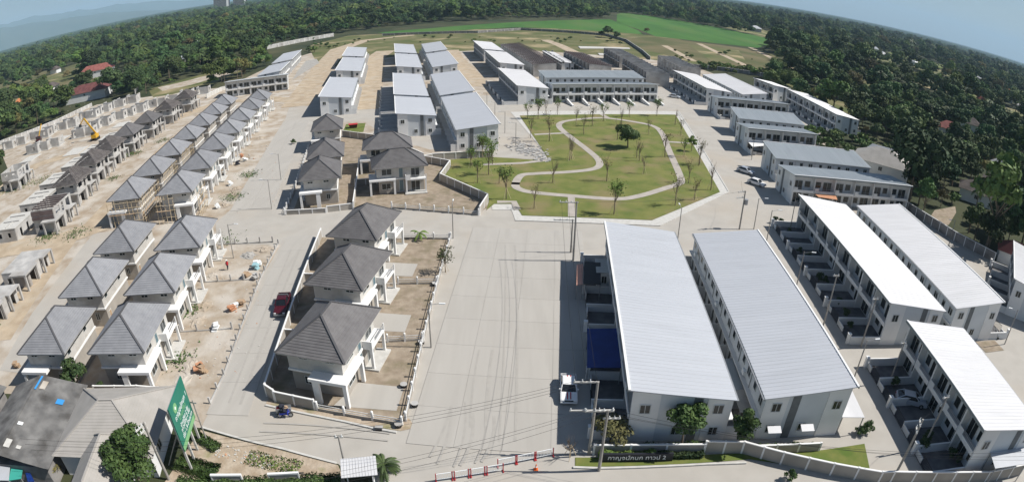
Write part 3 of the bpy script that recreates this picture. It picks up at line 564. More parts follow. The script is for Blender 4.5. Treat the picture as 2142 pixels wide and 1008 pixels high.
# ground floor shells of the outer row
for i, (x, y) in enumerate([(-113.5, 92), (-118.8, 107.5), (-124.5, 122), (-128.6, 137), (-132, 151), (-135.5, 166)]):
    b0 = MB(cement); wall_hole(b0, (-3.6, -5), (3.6, -5), 0, 2.9, [(1.5, 2.5, .9, 2), (4.6, 5.5, .9, 2)]); wall_hole(b0, (3.6, -4.92), (3.6, 4.92), 0, 2.9, [(2, 3, 0, 2.1), (5.5, 6.4, 0, 2.1)]); wall_hole(b0, (3.6, 5), (-3.6, 5), 0, 2.9, []); wall_hole(b0, (-3.6, 4.92), (-3.6, -4.92), 0, 2.9, [(3, 4, 1, 2)])
    put('unfinished_house', [('wall', b0.mesh('wall')), ('roof_slab', MB(kerbm).box(-3.75, -5.15, 2.9, 3.75, 5.15, 3.08).mesh('roof_slab')), ('upstand', MB(cement).box(-2.5, -1, 3.08, 2.6, -.85, 3.35).box(-2.5, 2.4, 3.08, 2.6, 2.55, 3.35).box(.4, -4.6, 3.08, .55, -1.05, 3.3).mesh('upstand'))], (x, y, .06), rad(14),
        label='single storey concrete box with flat slab roof behind the steel-roofed shells, ' + ordinal(i) + ' from the junction', cat='house')
# precast rooms standing in two lines
def room(v):
    b = MB(cement); wall_hole(b, (-2.4, -1.9), (2.4, -1.9), 0, 2.7, [(2.8, 3.8, 0.9, 2.0)] if v else [(0.6, 1.5, 0, 2.1)]); wall_hole(b, (2.4, -1.82), (2.4, 1.82), 0, 2.7, [(1.2, 2.3, 0.9, 2.0)]); wall_hole(b, (-2.4, 1.82), (-2.4, -1.82), 0, 2.7, [] if v else [(1, 2, 0, 2.1)])
    if v: wall_hole(b, (2.4, 1.9), (-2.4, 1.9), 0, 2.2, [(1, 2.2, 0.9, 2.1)])
    return [('wall', b.mesh('wall')), ('base_slab', MB(kerbm).box(-2.8, -2.3, 0, 2.8, 2.3, .12).mesh('base_slab'))]
RM = [room(0), room(1)]
rl = 'open concrete room shell without a roof, standing in the rows on the sandy ground'
for x, y in [(-195.5, 189.5), (-193.7, 201), (-190, 203.6), (-194.2, 219.4), (-190.3, 220), (-191.2, 236), (-187, 238.5), (-199.9, 188.5), (-187.4, 243), (-195, 208), (-192, 226), (-204, 182), (-208, 177), (-190, 230), (-183, 245), (-198, 196), (-186, 250)]:
    put('room_shell', RM[random.random() < .5], (x, y, .05), rad(14 + random.uniform(-2, 2)), scale=1.25, label=rl, cat='concrete shell', group='room shells in rows')
for x, y in [(-166.5, 182.5), (-163, 184.5), (-168.2, 195), (-165.6, 198.5), (-164.7, 209), (-162.9, 214), (-162.2, 225), (-159.1, 228.2), (-172, 172), (-175, 168), (-152, 236), (-147, 241), (-178, 165), (-156, 231), (-169.5, 188), (-167, 203), (-160.5, 219), (-150, 246), (-143, 250)]:
    put('room_shell', RM[random.random() < .5], (x, y, .05), rad(14 + random.uniform(-2, 2)), scale=1.25, label=rl, cat='concrete shell', group='room shells in rows')
for x, y, w, l in [(-150, 160, 7, 10), (-143, 178, 6, 11), (-172, 156, 6, 9), (-166, 142, 5, 8), (-137, 148, 7, 9), (-133, 186, 7, 11), (-178, 182, 6, 8), (-154, 196, 6, 9)]:
    O('foundation_slab', MB(kerbm).box(-w / 2, -l / 2, 0, w / 2, l / 2, .18), None, (x, y, .05), rad(14), label='bare white concrete base slab lying on the sand near room shells', cat='slab', group='base slabs on the sand')

x, y = G(38, 388); shell(1, x, y, 20, 'white-grey unfinished house alone between the dirt track and the western trees')

# ================================================================== two-storey terraces
def zr(y, D, hf, hb): return hf - (hf - hb) * y / D
def terrace_parts(L, D, N, roofm, hf=6.75, hb=5.65, near=True, yard=0.0, back=True, side='LR', body=wallg, stage=3, kerbs=False):
    P = []; R0 = 1.15; u = L / N; Z = lambda y: zr(y, D, hf, hb) - 0.16
    w = MB(body); X = L / 2 - 0.02
    w.hexa([(-X, R0, 0), (X, R0, 0), (X, D, 0), (-X, D, 0), (-X, R0, Z(R0)), (X, R0, Z(R0)), (X, D, Z(D)), (-X, D, Z(D))]); P.append(('wall', w.mesh('wall')))
    fm = {}
    for i in range(N + 1):
        thick = 0.3 if (i % 2 == 0) else 0.16; x = -L / 2 + i * u; x = min(max(x, -L / 2 + thick / 2), L / 2 - thick / 2)
        if thick not in fm:
            t = thick / 2; fm[thick] = MB(wallw).hexa([(-t, 0.02, 0), (t, 0.02, 0), (t, R0 + 0.02, 0), (-t, R0 + 0.02, 0), (-t, 0.02, Z(0.02)), (t, 0.02, Z(0.02)), (t, R0 + .02, Z(R0)), (-t, R0 + .02, Z(R0))]).mesh('party_wall')
        P.append(('party_wall', fm[thick], (x, 0, 0)))
    bal = MB(white).box(-u / 2 + .16, -0.12, 2.85, u / 2 - .16, R0, 3.05).box(-u / 2 + .16, -0.12, 3.05, u / 2 - .16, 0.0, 3.45).mesh('balcony')
    par = MB(wallw).box(-u / 2 + .16, -0.10, 3.45, -u / 2 + 1.2, -0.02, 4.0).mesh('parapet')
    rail = MB(galv).box(-u / 2 + 1.2, -0.07, 3.93, u / 2 - .16, -0.03, 3.98).box(-u / 2 + 1.2, -0.07, 3.68, u / 2 - .16, -0.03, 3.72).mesh('rail')
    for i in range(N):
        x = -L / 2 + (i + .5) * u; f = 1 if i % 2 else -1
        P.append(('balcony', bal, (x, 0, 0), 0, [('parapet', par), ('rail', rail)]))
        P.append(wpart(min(2.3, u * .42), 2.15, (x + f * u * .2, R0, 3.08), 0, 1, 'balcony_door')); P.append(wpart(min(1.5, u * .28), 1.45, (x - f * u * .24, R0, 3.75), 0, 0))
        P.append(wpart(min(2.4, u * .43), 2.3, (x + f * u * .2, R0, 0.12), 0, 1, 'glass_door')); P.append(wpart(min(1.4, u * .27), 1.4, (x - f * u * .25, R0, 0.9), 0, 0))
    # roof: sheet with standing ribs
    b = MB(roofm); xa, xb, ya, yb = -L / 2 - .3, L / 2 + .3, -0.55, D + 0.25
    za, zb = zr(ya, D, hf, hb), zr(yb, D, hf, hb)
    b.hexa([(xa, ya, za - .1), (xb, ya, za - .1), (xb, yb, zb - .1), (xa, yb, zb - .1), (xa, ya, za), (xb, ya, za), (xb, yb, zb), (xa, yb, zb)])
    n = int((xb - xa) / 0.62)
    for k in range(1, n):
        x = xa + (xb - xa) * k / n; e = 0.05
        b.quad((x - .09, ya, za + .004), (x - .025, ya, za + e), (x - .025, yb, zb + e), (x - .09, yb, zb + .004)); b.quad((x - .025, ya, za + e), (x + .025, ya, za + e), (x + .025, yb, zb + e), (x - .025, yb, zb + e)); b.quad((x + .025, ya, za + e), (x + .09, ya, za + .004), (x + .09, yb, zb + .004), (x + .025, yb, zb + e))
    fs = MB(fascia).box(xa - .03, ya - .05, za - .3, xb + .03, ya - .003, za - .02).mesh('fascia')
    fb = MB(fascia).box(xa - .03, yb + .003, zb - .22, xb + .03, yb + .05, zb - .02).mesh('fascia')
    cap = MB(white).box(xa - .02, ya - .02, za - .02, xb + .02, ya + .22, za + .075).mesh('edge_flashing'); gut = MB(galv).box(xa, yb + .055, zb - .2, xb, yb + .2, zb - .06).mesh('gutter')
    P.append(('roof', b.mesh('roof'), (0, 0, 0), 0, [('fascia', fs), ('fascia', fb), ('edge_flashing', cap), ('gutter', gut)]))
    # gable ends: proud panels, dark louvre strip, small windows
    for sd in side:
        s = -1 if sd == 'L' else 1; x = s * L / 2; t = -PI / 2 if s < 0 else PI / 2
        for y0, y1 in ((0.03, D * .27), (D * .74, D - .02)):
            g = MB(white); xx = sorted((x - s * .02, x + s * .07)); g.hexa([(xx[0], y0, 0), (xx[1], y0, 0), (xx[1], y1, 0), (xx[0], y1, 0), (xx[0], y0, Z(y0) - .02), (xx[1], y0, Z(y0) - .02), (xx[1], y1, Z(y1) - .02), (xx[0], y1, Z(y1) - .02)]); P.append(('end_panel', g.mesh('end_panel')))
        y0, y1 = D * .60, D * .69; g = MB(greystrip); xx = sorted((x - s * .02, x + s * .05)); g.hexa([(xx[0], y0, 0), (xx[1], y0, 0), (xx[1], y1, 0), (xx[0], y1, 0), (xx[0], y0, Z(y0) - .05), (xx[1], y0, Z(y0) - .05), (xx[1], y1, Z(y1) - .05), (xx[0], y1, Z(y1) - .05)]); P.append(('louvre_strip', g.mesh('louvre_strip')))
        for y in (D * .135, D * .86):
            P.append(wpart(1.1, 1.15, (x + s * .07, y, 3.75), t)); 
        P.append(wpart(1.0, 1.1, (x + s * .0, D * .48, 0.9), t)); P.append(wpart(1.0, 1.1, (x + s * .07, D * .86, 0.9), t))
    if back:
        led = MB(wallw).box(-L / 2, D, 2.75, L / 2, D + .55, 2.9).mesh('ledge'); P.append(('ledge', led))
        for i in range(N):
            x = -L / 2 + (i + .5) * u
            for q, (dx, ww, hh, z) in enumerate(((-u * .25, 1.2, 1.2, 3.75), (u * .22, .95, 1.1, 3.85), (-u * .25, 1.2, 1.2, .95), (u * .22, .8, 2.0, .1))):
                P.append(wpart(ww, hh, (x + dx, D, z), PI, 0 if q else 1))
        ac = MB(sign_white).box(-.4, D + .02, 3.1, .4, D + .32, 3.65).mesh('air_conditioner'); dp = MB(galv).tube((0, D + .06, 0), (0, D + .06, Z(D) - .1), .05, .05, 6).mesh('downpipe')
        for i in range(N):
            if (i * 7 + N) % 3 == 0: P.append(('air_conditioner', ac, (-L / 2 + (i + .5) * u, 0, 0)))
            if i: P.append(('downpipe', dp, (-L / 2 + i * u + .18, 0, 0)))
        bw = MB(wallw).box(-.06, D + .003, 0, .06, D + 1.55, 1.9).mesh('rear_partition')
        for i in range(N + 1): P.append(('rear_partition', bw, (-L / 2 + .07 + i * (L - .14) / N, 0, 0)))
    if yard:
        P.append(('yard_shade_paving', MB(yard_shadem).box(-L / 2 + .1, -yard, .0, L / 2 - .1, R0, .06).mesh('yard_shade_paving')))  # floor sheet added to deepen the yard shade by its dark colour
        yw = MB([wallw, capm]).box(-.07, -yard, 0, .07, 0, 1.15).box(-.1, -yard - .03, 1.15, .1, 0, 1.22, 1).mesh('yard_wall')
        gp = MB(white).box(-.22, -yard - .45, 0, .22, -yard - .04, 1.55).box(-.28, -yard - .5, 1.55, .28, -yard + .02, 1.64).mesh('gate_pillar')
        fw = MB(wallw).box(-u * .48, -yard + .05, 0, -u * .12, -yard + .19, .8).mesh('front_wall')
        gt = MB(darkm)
        for k in range(12): gx = -u * .1 + k * (u * .55) / 11; gt.box(gx - .02, -yard + .1, .08, gx + .02, -yard + .14, 1.25)
        gt.box(-u * .1, -yard + .1, .1, u * .45, -yard + .14, .16).box(-u * .1, -yard + .1, 1.2, u * .45, -yard + .14, 1.26); gt = gt.mesh('gate')
        for i in range(N + 1):
            P.append(('yard_wall', yw, (-L / 2 + .08 + i * (L - .16) / N, 0, 0)))
            if i % 2 == 0: P.append(('gate_pillar', gp, (-L / 2 + .3 + i * (L - .6) / N, 0, 0)))
        for i in range(N):
            P.append(('front_wall', fw, (-L / 2 + (i + .5) * u, 0, 0))); P.append(('gate', gt, (-L / 2 + (i + .5) * u, 0, 0)))
    if kerbs:
        kw = MB(white).hexa([(-.3, -6.5, 0), (.3, -6.5, 0), (.3, 0, 0), (-.3, 0, 0), (-.3, -6.5, .5), (.3, -6.5, .5), (.3, 0, 1.5), (-.3, 0, 1.5)]).mesh('forecourt_wall')
        for i in range(1, N + 1): P.append(('forecourt_wall', kw, (-L / 2 + i * u - .35, 0, 0)))
    return P
def plan(px, ang=None, D=10.4, hf=6.75, hb=5.65, L=None):      # facade edge (2 points) then rear edge (2 points), as surveyed
    f = [Vector(G(*p, hf)) for p in px[:2]]; r = [Vector(G(*p, hb)) for p in px[2:]]
    u = (f[1] - f[0]).normalized(); n = Vector((-u.y, u.x))
    if (r[0] - f[0]).dot(n) < 0: f.reverse(); r.reverse()
    a = ang if ang is not None else math.atan2((f[1] - f[0] + r[1] - r[0]).y, (f[1] - f[0] + r[1] - r[0]).x)
    if ang is not None and abs((math.atan2((f[1] - f[0]).y, (f[1] - f[0]).x) - ang + PI) % (2 * PI) - PI) > PI / 2: a = ang + PI
    u = Vector((math.cos(a), math.sin(a))); n = Vector((-u.y, u.x)); c = (f[0] + f[1] + r[0] + r[1]) / 4
    L = L or ((f[1] - f[0]).dot(u) + (r[1] - r[0]).dot(u)) / 2 - 0.6
    o = c - n * D / 2; return (o.x, o.y), a, L
def terrace(px, label, roofm, ang=None, D=10.4, N=None, L=None, loc=None, unit=5.2, **kw):
    o, a, Lq = plan(px, rad(ang) if ang is not None else None, D, L=L); Lq = L or Lq
    if loc: o = loc
    return put('terraced_houses', terrace_parts(Lq, D, N or max(2, round(Lq / unit)), roofm, **kw), (*o, 0.04), a, label=label, cat='terrace')
def z2(*p): return [(540 + x * .33735, y * .33735) for x, y in p]
def q1(*p): return [(1380 + x * .17857, 130 + y * .17857) for x, y in p]
def q4(*p): return [(1020 + x * .17857, 60 + y * .17857) for x, y in p]
def q6(*p): return [(440 + x * .19841, 60 + y * .19841) for x, y in p]
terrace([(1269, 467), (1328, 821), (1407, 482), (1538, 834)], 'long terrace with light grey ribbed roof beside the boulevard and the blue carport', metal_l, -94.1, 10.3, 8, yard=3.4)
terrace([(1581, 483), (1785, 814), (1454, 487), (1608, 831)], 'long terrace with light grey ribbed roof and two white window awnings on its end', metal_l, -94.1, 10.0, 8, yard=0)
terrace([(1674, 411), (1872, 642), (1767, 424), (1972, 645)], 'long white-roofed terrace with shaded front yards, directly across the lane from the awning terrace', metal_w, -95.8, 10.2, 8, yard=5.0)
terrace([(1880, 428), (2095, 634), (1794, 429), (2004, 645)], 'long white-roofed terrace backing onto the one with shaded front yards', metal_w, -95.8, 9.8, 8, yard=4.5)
rx = plan([(1674, 411), (1872, 642), (1767, 424), (1972, 645)], rad(-95.8), 10.2)
# terrace in the lower right corner
R3f = [Vector(G(1897, 671, 6.75)), Vector(G(2059, 901, 6.75))]; R3a = math.atan2((R3f[1] - R3f[0]).y, (R3f[1] - R3f[0]).x); R3L = (R3f[1] - R3f[0]).length - .6
R3c = (R3f[0] + R3f[1]) / 2 + Vector((-math.sin(R3a), math.cos(R3a))) * .5
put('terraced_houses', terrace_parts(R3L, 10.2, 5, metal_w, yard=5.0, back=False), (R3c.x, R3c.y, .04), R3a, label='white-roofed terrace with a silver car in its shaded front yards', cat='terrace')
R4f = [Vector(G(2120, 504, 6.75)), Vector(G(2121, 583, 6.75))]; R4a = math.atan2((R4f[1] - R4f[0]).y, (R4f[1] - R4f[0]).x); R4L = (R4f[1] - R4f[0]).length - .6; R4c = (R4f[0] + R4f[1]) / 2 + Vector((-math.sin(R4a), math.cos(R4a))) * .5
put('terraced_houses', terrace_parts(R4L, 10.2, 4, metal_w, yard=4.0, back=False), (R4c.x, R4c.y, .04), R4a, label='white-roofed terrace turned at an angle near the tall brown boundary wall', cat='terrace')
MA = -78.4
terrace([(685, 163.6), (672, 204), (748.5, 162), (739, 203)], 'short pale-roofed terrace standing alone on the long street above the small villas', metal_l, MA, 10.4, 7, near=False)
terrace(z2((540, 293), (525, 352), (675, 293), (668, 352)), 'pale-roofed terrace at the far end of the long street by the dirt track', metal_l, MA, 10.4, L=44, near=False)
terrace(z2((520, 358), (482, 443), (668, 355), (640, 445)), 'pale-roofed terrace joined to the far end one on the dirt track', metal_l, MA, 10.4, L=46, near=False)
terrace(z2((837, 272), (842, 332), (970, 275), (990, 330)), 'rearmost pale-roofed terrace of the middle row, facing the dirt lane', metal_l, MA, 10.4, L=45, near=False)
terrace(z2((842, 335), (853, 420), (990, 333), (1025, 420)), 'second rear pale-roofed terrace of the middle row, facing the dirt lane', metal_l, MA, 10.4, L=48, near=False)
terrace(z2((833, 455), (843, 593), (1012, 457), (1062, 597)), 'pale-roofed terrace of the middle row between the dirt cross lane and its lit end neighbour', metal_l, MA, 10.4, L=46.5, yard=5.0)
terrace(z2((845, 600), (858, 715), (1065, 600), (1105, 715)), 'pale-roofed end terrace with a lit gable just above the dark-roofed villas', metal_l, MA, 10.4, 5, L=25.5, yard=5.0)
terrace(z2((1133, 262), (1175, 315), (1005, 268), (1040, 325)), 'rearmost pale-roofed terrace of the row that ends beside the park', metal_l, MA, 10.4, L=44, near=False)
terrace(z2((1175, 318), (1240, 405), (1040, 330), (1080, 418)), 'second rear pale-roofed terrace of the row that ends beside the park', metal_l, MA, 10.4, L=49, near=False)
terrace(z2((1245, 438), (1330, 570), (1070, 460), (1130, 590)), 'pale-roofed terrace joined behind the one that ends beside the park', metal_l, MA, 10.4, L=45)
terrace(z2((1335, 575), (1500, 778), (1138, 595), (1235, 810)), 'pale-roofed terrace with a broad lit gable ending beside the park and rubble bay', metal_l, MA, 10.4, L=43)
BA = -79.6
terrace(z2((1330, 258), (1408, 315), (1440, 255), (1525, 312)), 'rear white-roofed terrace next to the red steel roof frame', metal_w, BA, 10.4, L=45, near=False)
terrace(z2((1408, 318), (1500, 400), (1530, 315), (1655, 400)), 'middle white-roofed terrace next to the red steel roof frame', metal_w, BA, 10.4, L=48, near=False)
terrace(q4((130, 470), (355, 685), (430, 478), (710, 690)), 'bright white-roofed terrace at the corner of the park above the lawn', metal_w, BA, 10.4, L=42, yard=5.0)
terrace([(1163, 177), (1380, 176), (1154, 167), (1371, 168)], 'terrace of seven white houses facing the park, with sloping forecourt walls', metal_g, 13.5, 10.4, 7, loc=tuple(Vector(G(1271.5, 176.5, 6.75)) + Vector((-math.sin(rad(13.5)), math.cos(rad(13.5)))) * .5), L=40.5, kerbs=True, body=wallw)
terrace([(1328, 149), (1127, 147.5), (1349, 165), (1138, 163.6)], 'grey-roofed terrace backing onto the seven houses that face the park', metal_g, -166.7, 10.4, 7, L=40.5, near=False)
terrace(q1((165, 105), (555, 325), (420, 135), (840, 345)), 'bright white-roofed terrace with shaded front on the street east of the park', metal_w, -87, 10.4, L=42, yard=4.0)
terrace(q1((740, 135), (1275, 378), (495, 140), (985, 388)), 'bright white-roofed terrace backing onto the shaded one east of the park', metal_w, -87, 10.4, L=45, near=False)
terrace(q1((1130, 215), (1390, 300), (1250, 212), (1510, 285)), 'small white block of houses beyond the bright white terraces', metal_w, -79, 9.5, 3, L=16, near=False)
def facing(px0, px1, label, deg, N, mt=metal_g, **kw):
    a = rad(deg); f0 = Vector(G(*px0, 6.75)); f1 = Vector(G(*px1, 6.75)); u = Vector((math.cos(a), math.sin(a))); c = (f0 + f1) / 2 + Vector((-u.y, u.x)) * .5
    return put('terraced_houses', terrace_parts(abs((f1 - f0).dot(u)) - .6, 10.4, N, mt, **kw), (c.x, c.y, .04), a, label=label, cat='terrace')
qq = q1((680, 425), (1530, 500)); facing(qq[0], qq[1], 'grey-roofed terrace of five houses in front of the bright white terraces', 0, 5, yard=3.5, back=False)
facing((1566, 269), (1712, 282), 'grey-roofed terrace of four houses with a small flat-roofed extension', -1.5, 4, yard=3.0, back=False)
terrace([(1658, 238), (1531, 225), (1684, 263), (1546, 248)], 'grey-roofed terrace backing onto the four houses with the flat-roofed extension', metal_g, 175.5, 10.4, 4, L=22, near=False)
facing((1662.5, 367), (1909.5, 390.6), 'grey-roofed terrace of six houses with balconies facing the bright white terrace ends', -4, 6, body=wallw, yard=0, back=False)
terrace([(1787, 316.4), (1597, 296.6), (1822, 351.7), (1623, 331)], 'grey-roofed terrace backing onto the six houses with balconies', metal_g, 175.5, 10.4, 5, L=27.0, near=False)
terrace([(1647, 188), (1762, 245), (1687, 194), (1786, 248)], 'white-roofed terrace with shaded front standing against the eastern trees', metal_w, -91, 10.0, 8, L=46, yard=3.0)
LA_ = q6((145, 570), (815, 485)); facing(LA_[0], LA_[1], 'white terrace of five houses closing the two unfinished villa rows', 19, 5, metal_l, body=wallw, back=False)
terrace(q6((840, 355), (720, 470), (640, 375), (490, 490)), 'pale-roofed terrace with a blank lit wall beside the gravel bed', metal_l, -77, 10.4, 6, L=34, near=False, back=False)
terrace(q6((970, 225), (850, 340), (760, 260), (655, 365)), 'rearmost pale-roofed terrace beyond the gravel bed', metal_l, -76.5, 10.4, 8, L=46, near=False, back=False)

# unfinished terraces
def raw_terrace(o, a, L, D, N, label, roof):
    u = L / N; P = []; b = MB(cement); bd = MB(cement_d)
    fin = MB(cement).box(-.1, 0, 0, .1, D, 6.0).mesh('cross_wall')
    for i in range(N + 1): P.append(('cross_wall', fin, (-L / 2 + .1 + i * (L - .2) / N, 0, 0)))
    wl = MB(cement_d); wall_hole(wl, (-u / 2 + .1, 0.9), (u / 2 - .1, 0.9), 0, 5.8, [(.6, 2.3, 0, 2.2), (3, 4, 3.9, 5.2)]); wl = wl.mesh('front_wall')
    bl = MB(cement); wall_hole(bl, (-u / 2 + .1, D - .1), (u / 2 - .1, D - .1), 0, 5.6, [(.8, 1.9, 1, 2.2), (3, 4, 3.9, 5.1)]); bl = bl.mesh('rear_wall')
    fl = MB(cement).box(-u / 2 + .1, -.4, 2.9, u / 2 - .1, D - .2, 3.1).mesh('floor_slab')
    for i in range(N):
        x = -L / 2 + (i + .5) * u; P += [('front_wall', wl, (x, 0, 0)), ('rear_wall', bl, (x, 0, 0)), ('floor_slab', fl, (x, 0, 0))]
    if roof:
        pm = MB(steel_red).box(-L / 2 - .2, -.09, 0, L / 2 + .2, .09, .16).mesh('purlin'); n = 11
        for k in range(n + 1): y = -.4 + (D + .8) * k / n; P.append(('purlin', pm, (0, y, zr(y, D, 6.75, 5.8) - .1)))
        rm = MB(steel_red)
        for i in range(2 * N + 1):
            x = -L / 2 + i * L / (2 * N); rm.beam((x, -.5, 6.62), (x, D + .4, 5.6), .12, .22)
        P.append(('rafter_frame', rm.mesh('rafter_frame')))
    return put('unfinished_terrace', P, (*o, .04), a, label=label, cat='terrace')
o, a, L = plan(q4((340, 165), (830, 405), (160, 185), (540, 415)), rad(-78.8), 10.4); raw_terrace(o, a, 84, 10.4, 14, 'long unfinished terrace with bare red steel roof beside the white-roofed terraces', True)
o, a, L = plan(q4((910, 285), (1190, 435), (1100, 268), (1440, 415)), rad(-80), 10.4); raw_terrace(o, a, 46, 10.4, 8, 'unfinished terrace with bare red steel roof behind the houses that face the park', True)
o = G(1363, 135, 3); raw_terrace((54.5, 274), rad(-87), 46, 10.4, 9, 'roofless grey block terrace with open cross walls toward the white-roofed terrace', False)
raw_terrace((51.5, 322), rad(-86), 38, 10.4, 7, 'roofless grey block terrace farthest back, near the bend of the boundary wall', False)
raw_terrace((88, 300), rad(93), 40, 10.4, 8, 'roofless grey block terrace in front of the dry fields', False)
put('unfinished_terrace', terrace_parts(44, 6.0, 7, metal_w, 4.6, 4.0, near=False, back=False), (18.6, 305, .04), rad(-81), label='low narrow white-roofed building between the two red steel roof frames', cat='terrace')
for i, pts in enumerate([q4((1060, 215), (1660, 232), (1670, 246), (1085, 240)), q4((1290, 296), (1500, 302), (1500, 324), (1310, 318)), q4((1370, 335), (1500, 340), (1500, 360), (1390, 355))]):
    O('foundation_slab', MB(kerbm).prism(GP(pts), .05, .4), label='long white foundation strip behind the red steel roof frames, ' + ordinal(i) + ' from the boundary wall', cat='slab')

# ================================================================== poles, lamps, cables
lampm = MB(polec).tube((0, 0, 0), (0, 0, 6.2), .10, .07, 8).mesh('pole'); larm = MB(galv).tube((0, 0, 6.0), (1.3, 0, 6.25), .03, .03, 6).mesh('arm'); lhead = MB(sign_white).box(1.25, -.09, 6.2, 2.0, .09, 6.3).mesh('lamp_head')
def lamp(px, label, az=180, h=6.2):
    o = put('street_lamp', [('pole', lampm), ('arm', larm), ('lamp_head', lhead)], (*G(*px), .05), rad(az), label=label, cat='street lamp'); o.scale = (1, 1, h / 6.2); return o
for px, lb, az in [((489, 541), 'thin lamp post in the sandy lot of the grey villa beside the park street', 0), ((948, 499), 'thin lamp post at the fence corner of the villa next to park street', 90), ((902, 727), 'lamp post at the boulevard fence beside the middle dark-roofed villa', 0), ((588, 377), 'lamp post on the long street beside the middle small villa', 180), ((568.6, 438), 'lamp post on the long street at the small corner villa', 180),
        ((1417, 505), 'thin lamp post between the park corner and the light grey ribbed roofs', 90), ((1576.5, 480), 'plain post beside the transformer pole on the park street', 0), ((1603, 507), 'lamp post at the far end of the shaded lane beside white-roofed terrace', 0), ((1652, 483), 'lamp post at the far end of the shaded front yards', 0), ((1665, 602), 'lamp post with long bright arm in the shaded lane', -12),
        ((1783, 799), 'lamp post beside the corner of the awning terrace', 0), ((2101, 720), 'lamp post beside the bench near the white terrace end', 160), ((1983, 518), 'lamp post on the lane along the tall brown boundary wall', 180)]: lamp(px, lb, az)
for i, (x, y) in enumerate([(-15.2, 208), (-8.6, 190), (-5.6, 176), (-2.4, 163), (0.6, 150)]):
    put('street_lamp', [('pole', lampm), ('arm', larm), ('lamp_head', lhead)], (x, y, .05), rad(180), label='lamp post along the lane beside the broad lit gable, ' + ordinal(i) + ' from the dirt end', cat='street lamp')
POLES = {}
def power_pole(key, pos, h, label, arms=((0,),), az=0.0, can=None, base=.17):
    P = [('pole', MB(polec).tube((0, 0, 0), (0, 0, h), base, base * .65, 8).mesh('pole'))]
    for z, x0, x1 in arms:
        ins = [('insulator', MB(sign_white).tube((x, 0, z + .06), (x, 0, z + .3), .06, .04, 6).mesh('insulator')) for x in np.linspace(x0 + .12, x1 - .12, 4) if abs(x) > .2]
        P.append(('crossarm', MB(kerbm).box(x0, -.07, z - .08, x1, .07, z + .06).mesh('crossarm'), (0, .14, 0), 0, ins))
    if can: P.append(('transformer', MB(galv).tube((0, 0, can), (0, 0, can + 1.0), .42, .42, 10).mesh('transformer'), (.55, 0, 0)))
    o = put('power_pole', P, (*pos, .05), az, label=label, cat='power pole'); POLES[key] = (pos, h, az, arms); return o
power_pole('p1', G(1231.7, 949.5), 9.1, 'tall concrete power pole with two crossarms behind the Thai lettering hedge', ((8.95, -2.2, .15), (5.6, -2.3, 1.9)))
power_pole('p2', G(1252.6, 984), 7.7, 'concrete power pole with a bundle of cables at the road edge by the lettering', ((7.5, -2.0, .6), (6.6, -.3, 1.3)))
power_pole('a1', G(1194, 529), 5.8, 'shorter concrete power pole of the pair at the end of the blue carport terrace', ((5.6, -3.0, .3),))
power_pole('a2', G(1199, 546), 9.9, 'taller concrete power pole of the pair at the end of the blue carport terrace', ((9.7, -2.6, .3),))
power_pole('b', G(1546.5, 480), 7.6, 'concrete pole carrying a dark transformer by the park corner', ((7.4, -1.6, .3), (6.3, -1.8, .3)), rad(20), 4.9)
power_pole('c1', G(1719, 690), 8.6, 'tall slim concrete pole in the shaded lane of the white-roofed terrace', ((8.4, -.5, .5),), base=.13)
power_pole('c2', G(1800, 726), 7.6, 'slim concrete pole at the end corner of the shaded front yards', ((7.4, -.5, .5),), base=.13)
power_pole('d1', G(1860, 799.5), 6.0, 'slim concrete pole beside the white slab wall of the lower terrace yards', ((5.8, -.5, .5),), base=.13)
power_pole('d2', G(1930, 936), 7.2, 'slim concrete pole among dark plants in the lower terrace yards', ((7.0, -.5, .5),), base=.13)
power_pole('d3', G(1865, 1006), 8.4, 'concrete pole with white insulators standing at the bend of the boundary wall', ((7.9, -.6, .6), (7.0, -.6, .6)), rad(60))
power_pole('e', G(354, 1003), 7.6, 'concrete power pole with a pale bundle on top beside the big tree', ((7.3, -1.2, .3), (6.7, -1.2, .3)), rad(75))
power_pole('f', G(728, 1000), 5.6, 'short dark leaning post beside the guard booth', ((5.3, -.4, .4),), rad(10), base=.11)
for i, px in enumerate([(433, 921), (1545, 300), (1572, 335), (1610, 360)]):
    put('utility_post', [('post', MB(polec).tube((0, 0, 0), (0, 0, 5.5), .09, .07, 7).mesh('post')), ('bracket', MB(galv).box(-.4, -.04, 5.1, .4, .04, 5.2).mesh('bracket'))], (*G(*px), .05), 0, label=['slim utility post between the green billboard and the side street', 'slim utility post in front of the four grey-roofed houses', 'slim utility post beside the parked silver car near the park street', 'slim utility post at the six houses with balconies'][i], cat='post')
def cable(p, q, sag, label, grp=None, r=.016):
    b = MB(wirem); p, q = Vector(p), Vector(q); n = 14; pts = []
    for i in range(n + 1): t = i / n; pts.append(p.lerp(q, t) - Vector((0, 0, sag * 4 * t * (1 - t))))
    for i in range(n): b.tube(pts[i], pts[i + 1], r, r, 4, cap=False)
    O('overhead_cable', b, label=label, cat='cable', group=grp)
def arm_pt(key, k, x): pos, h, az, arms = POLES[key]; return (pos[0] + x * math.cos(az), pos[1] + x * math.sin(az), arms[k][0] + .3)
for x, t in ((-2.0, 0), (-1.0, 1), (-.1, 2)):
    cable(arm_pt('p1', 0, x), (-46 + t, 27.5 - t * .3, 8.3 - t * .2), 1.0, 'overhead cable from the tall pole crossing above the boulevard to the billboard side', 'three cables over the boulevard')
    cable(arm_pt('p1', 0, x), arm_pt('a2', 0, x - .3), 1.2, 'long cable running beside the boulevard between the two tall power poles', 'cables along the boulevard')
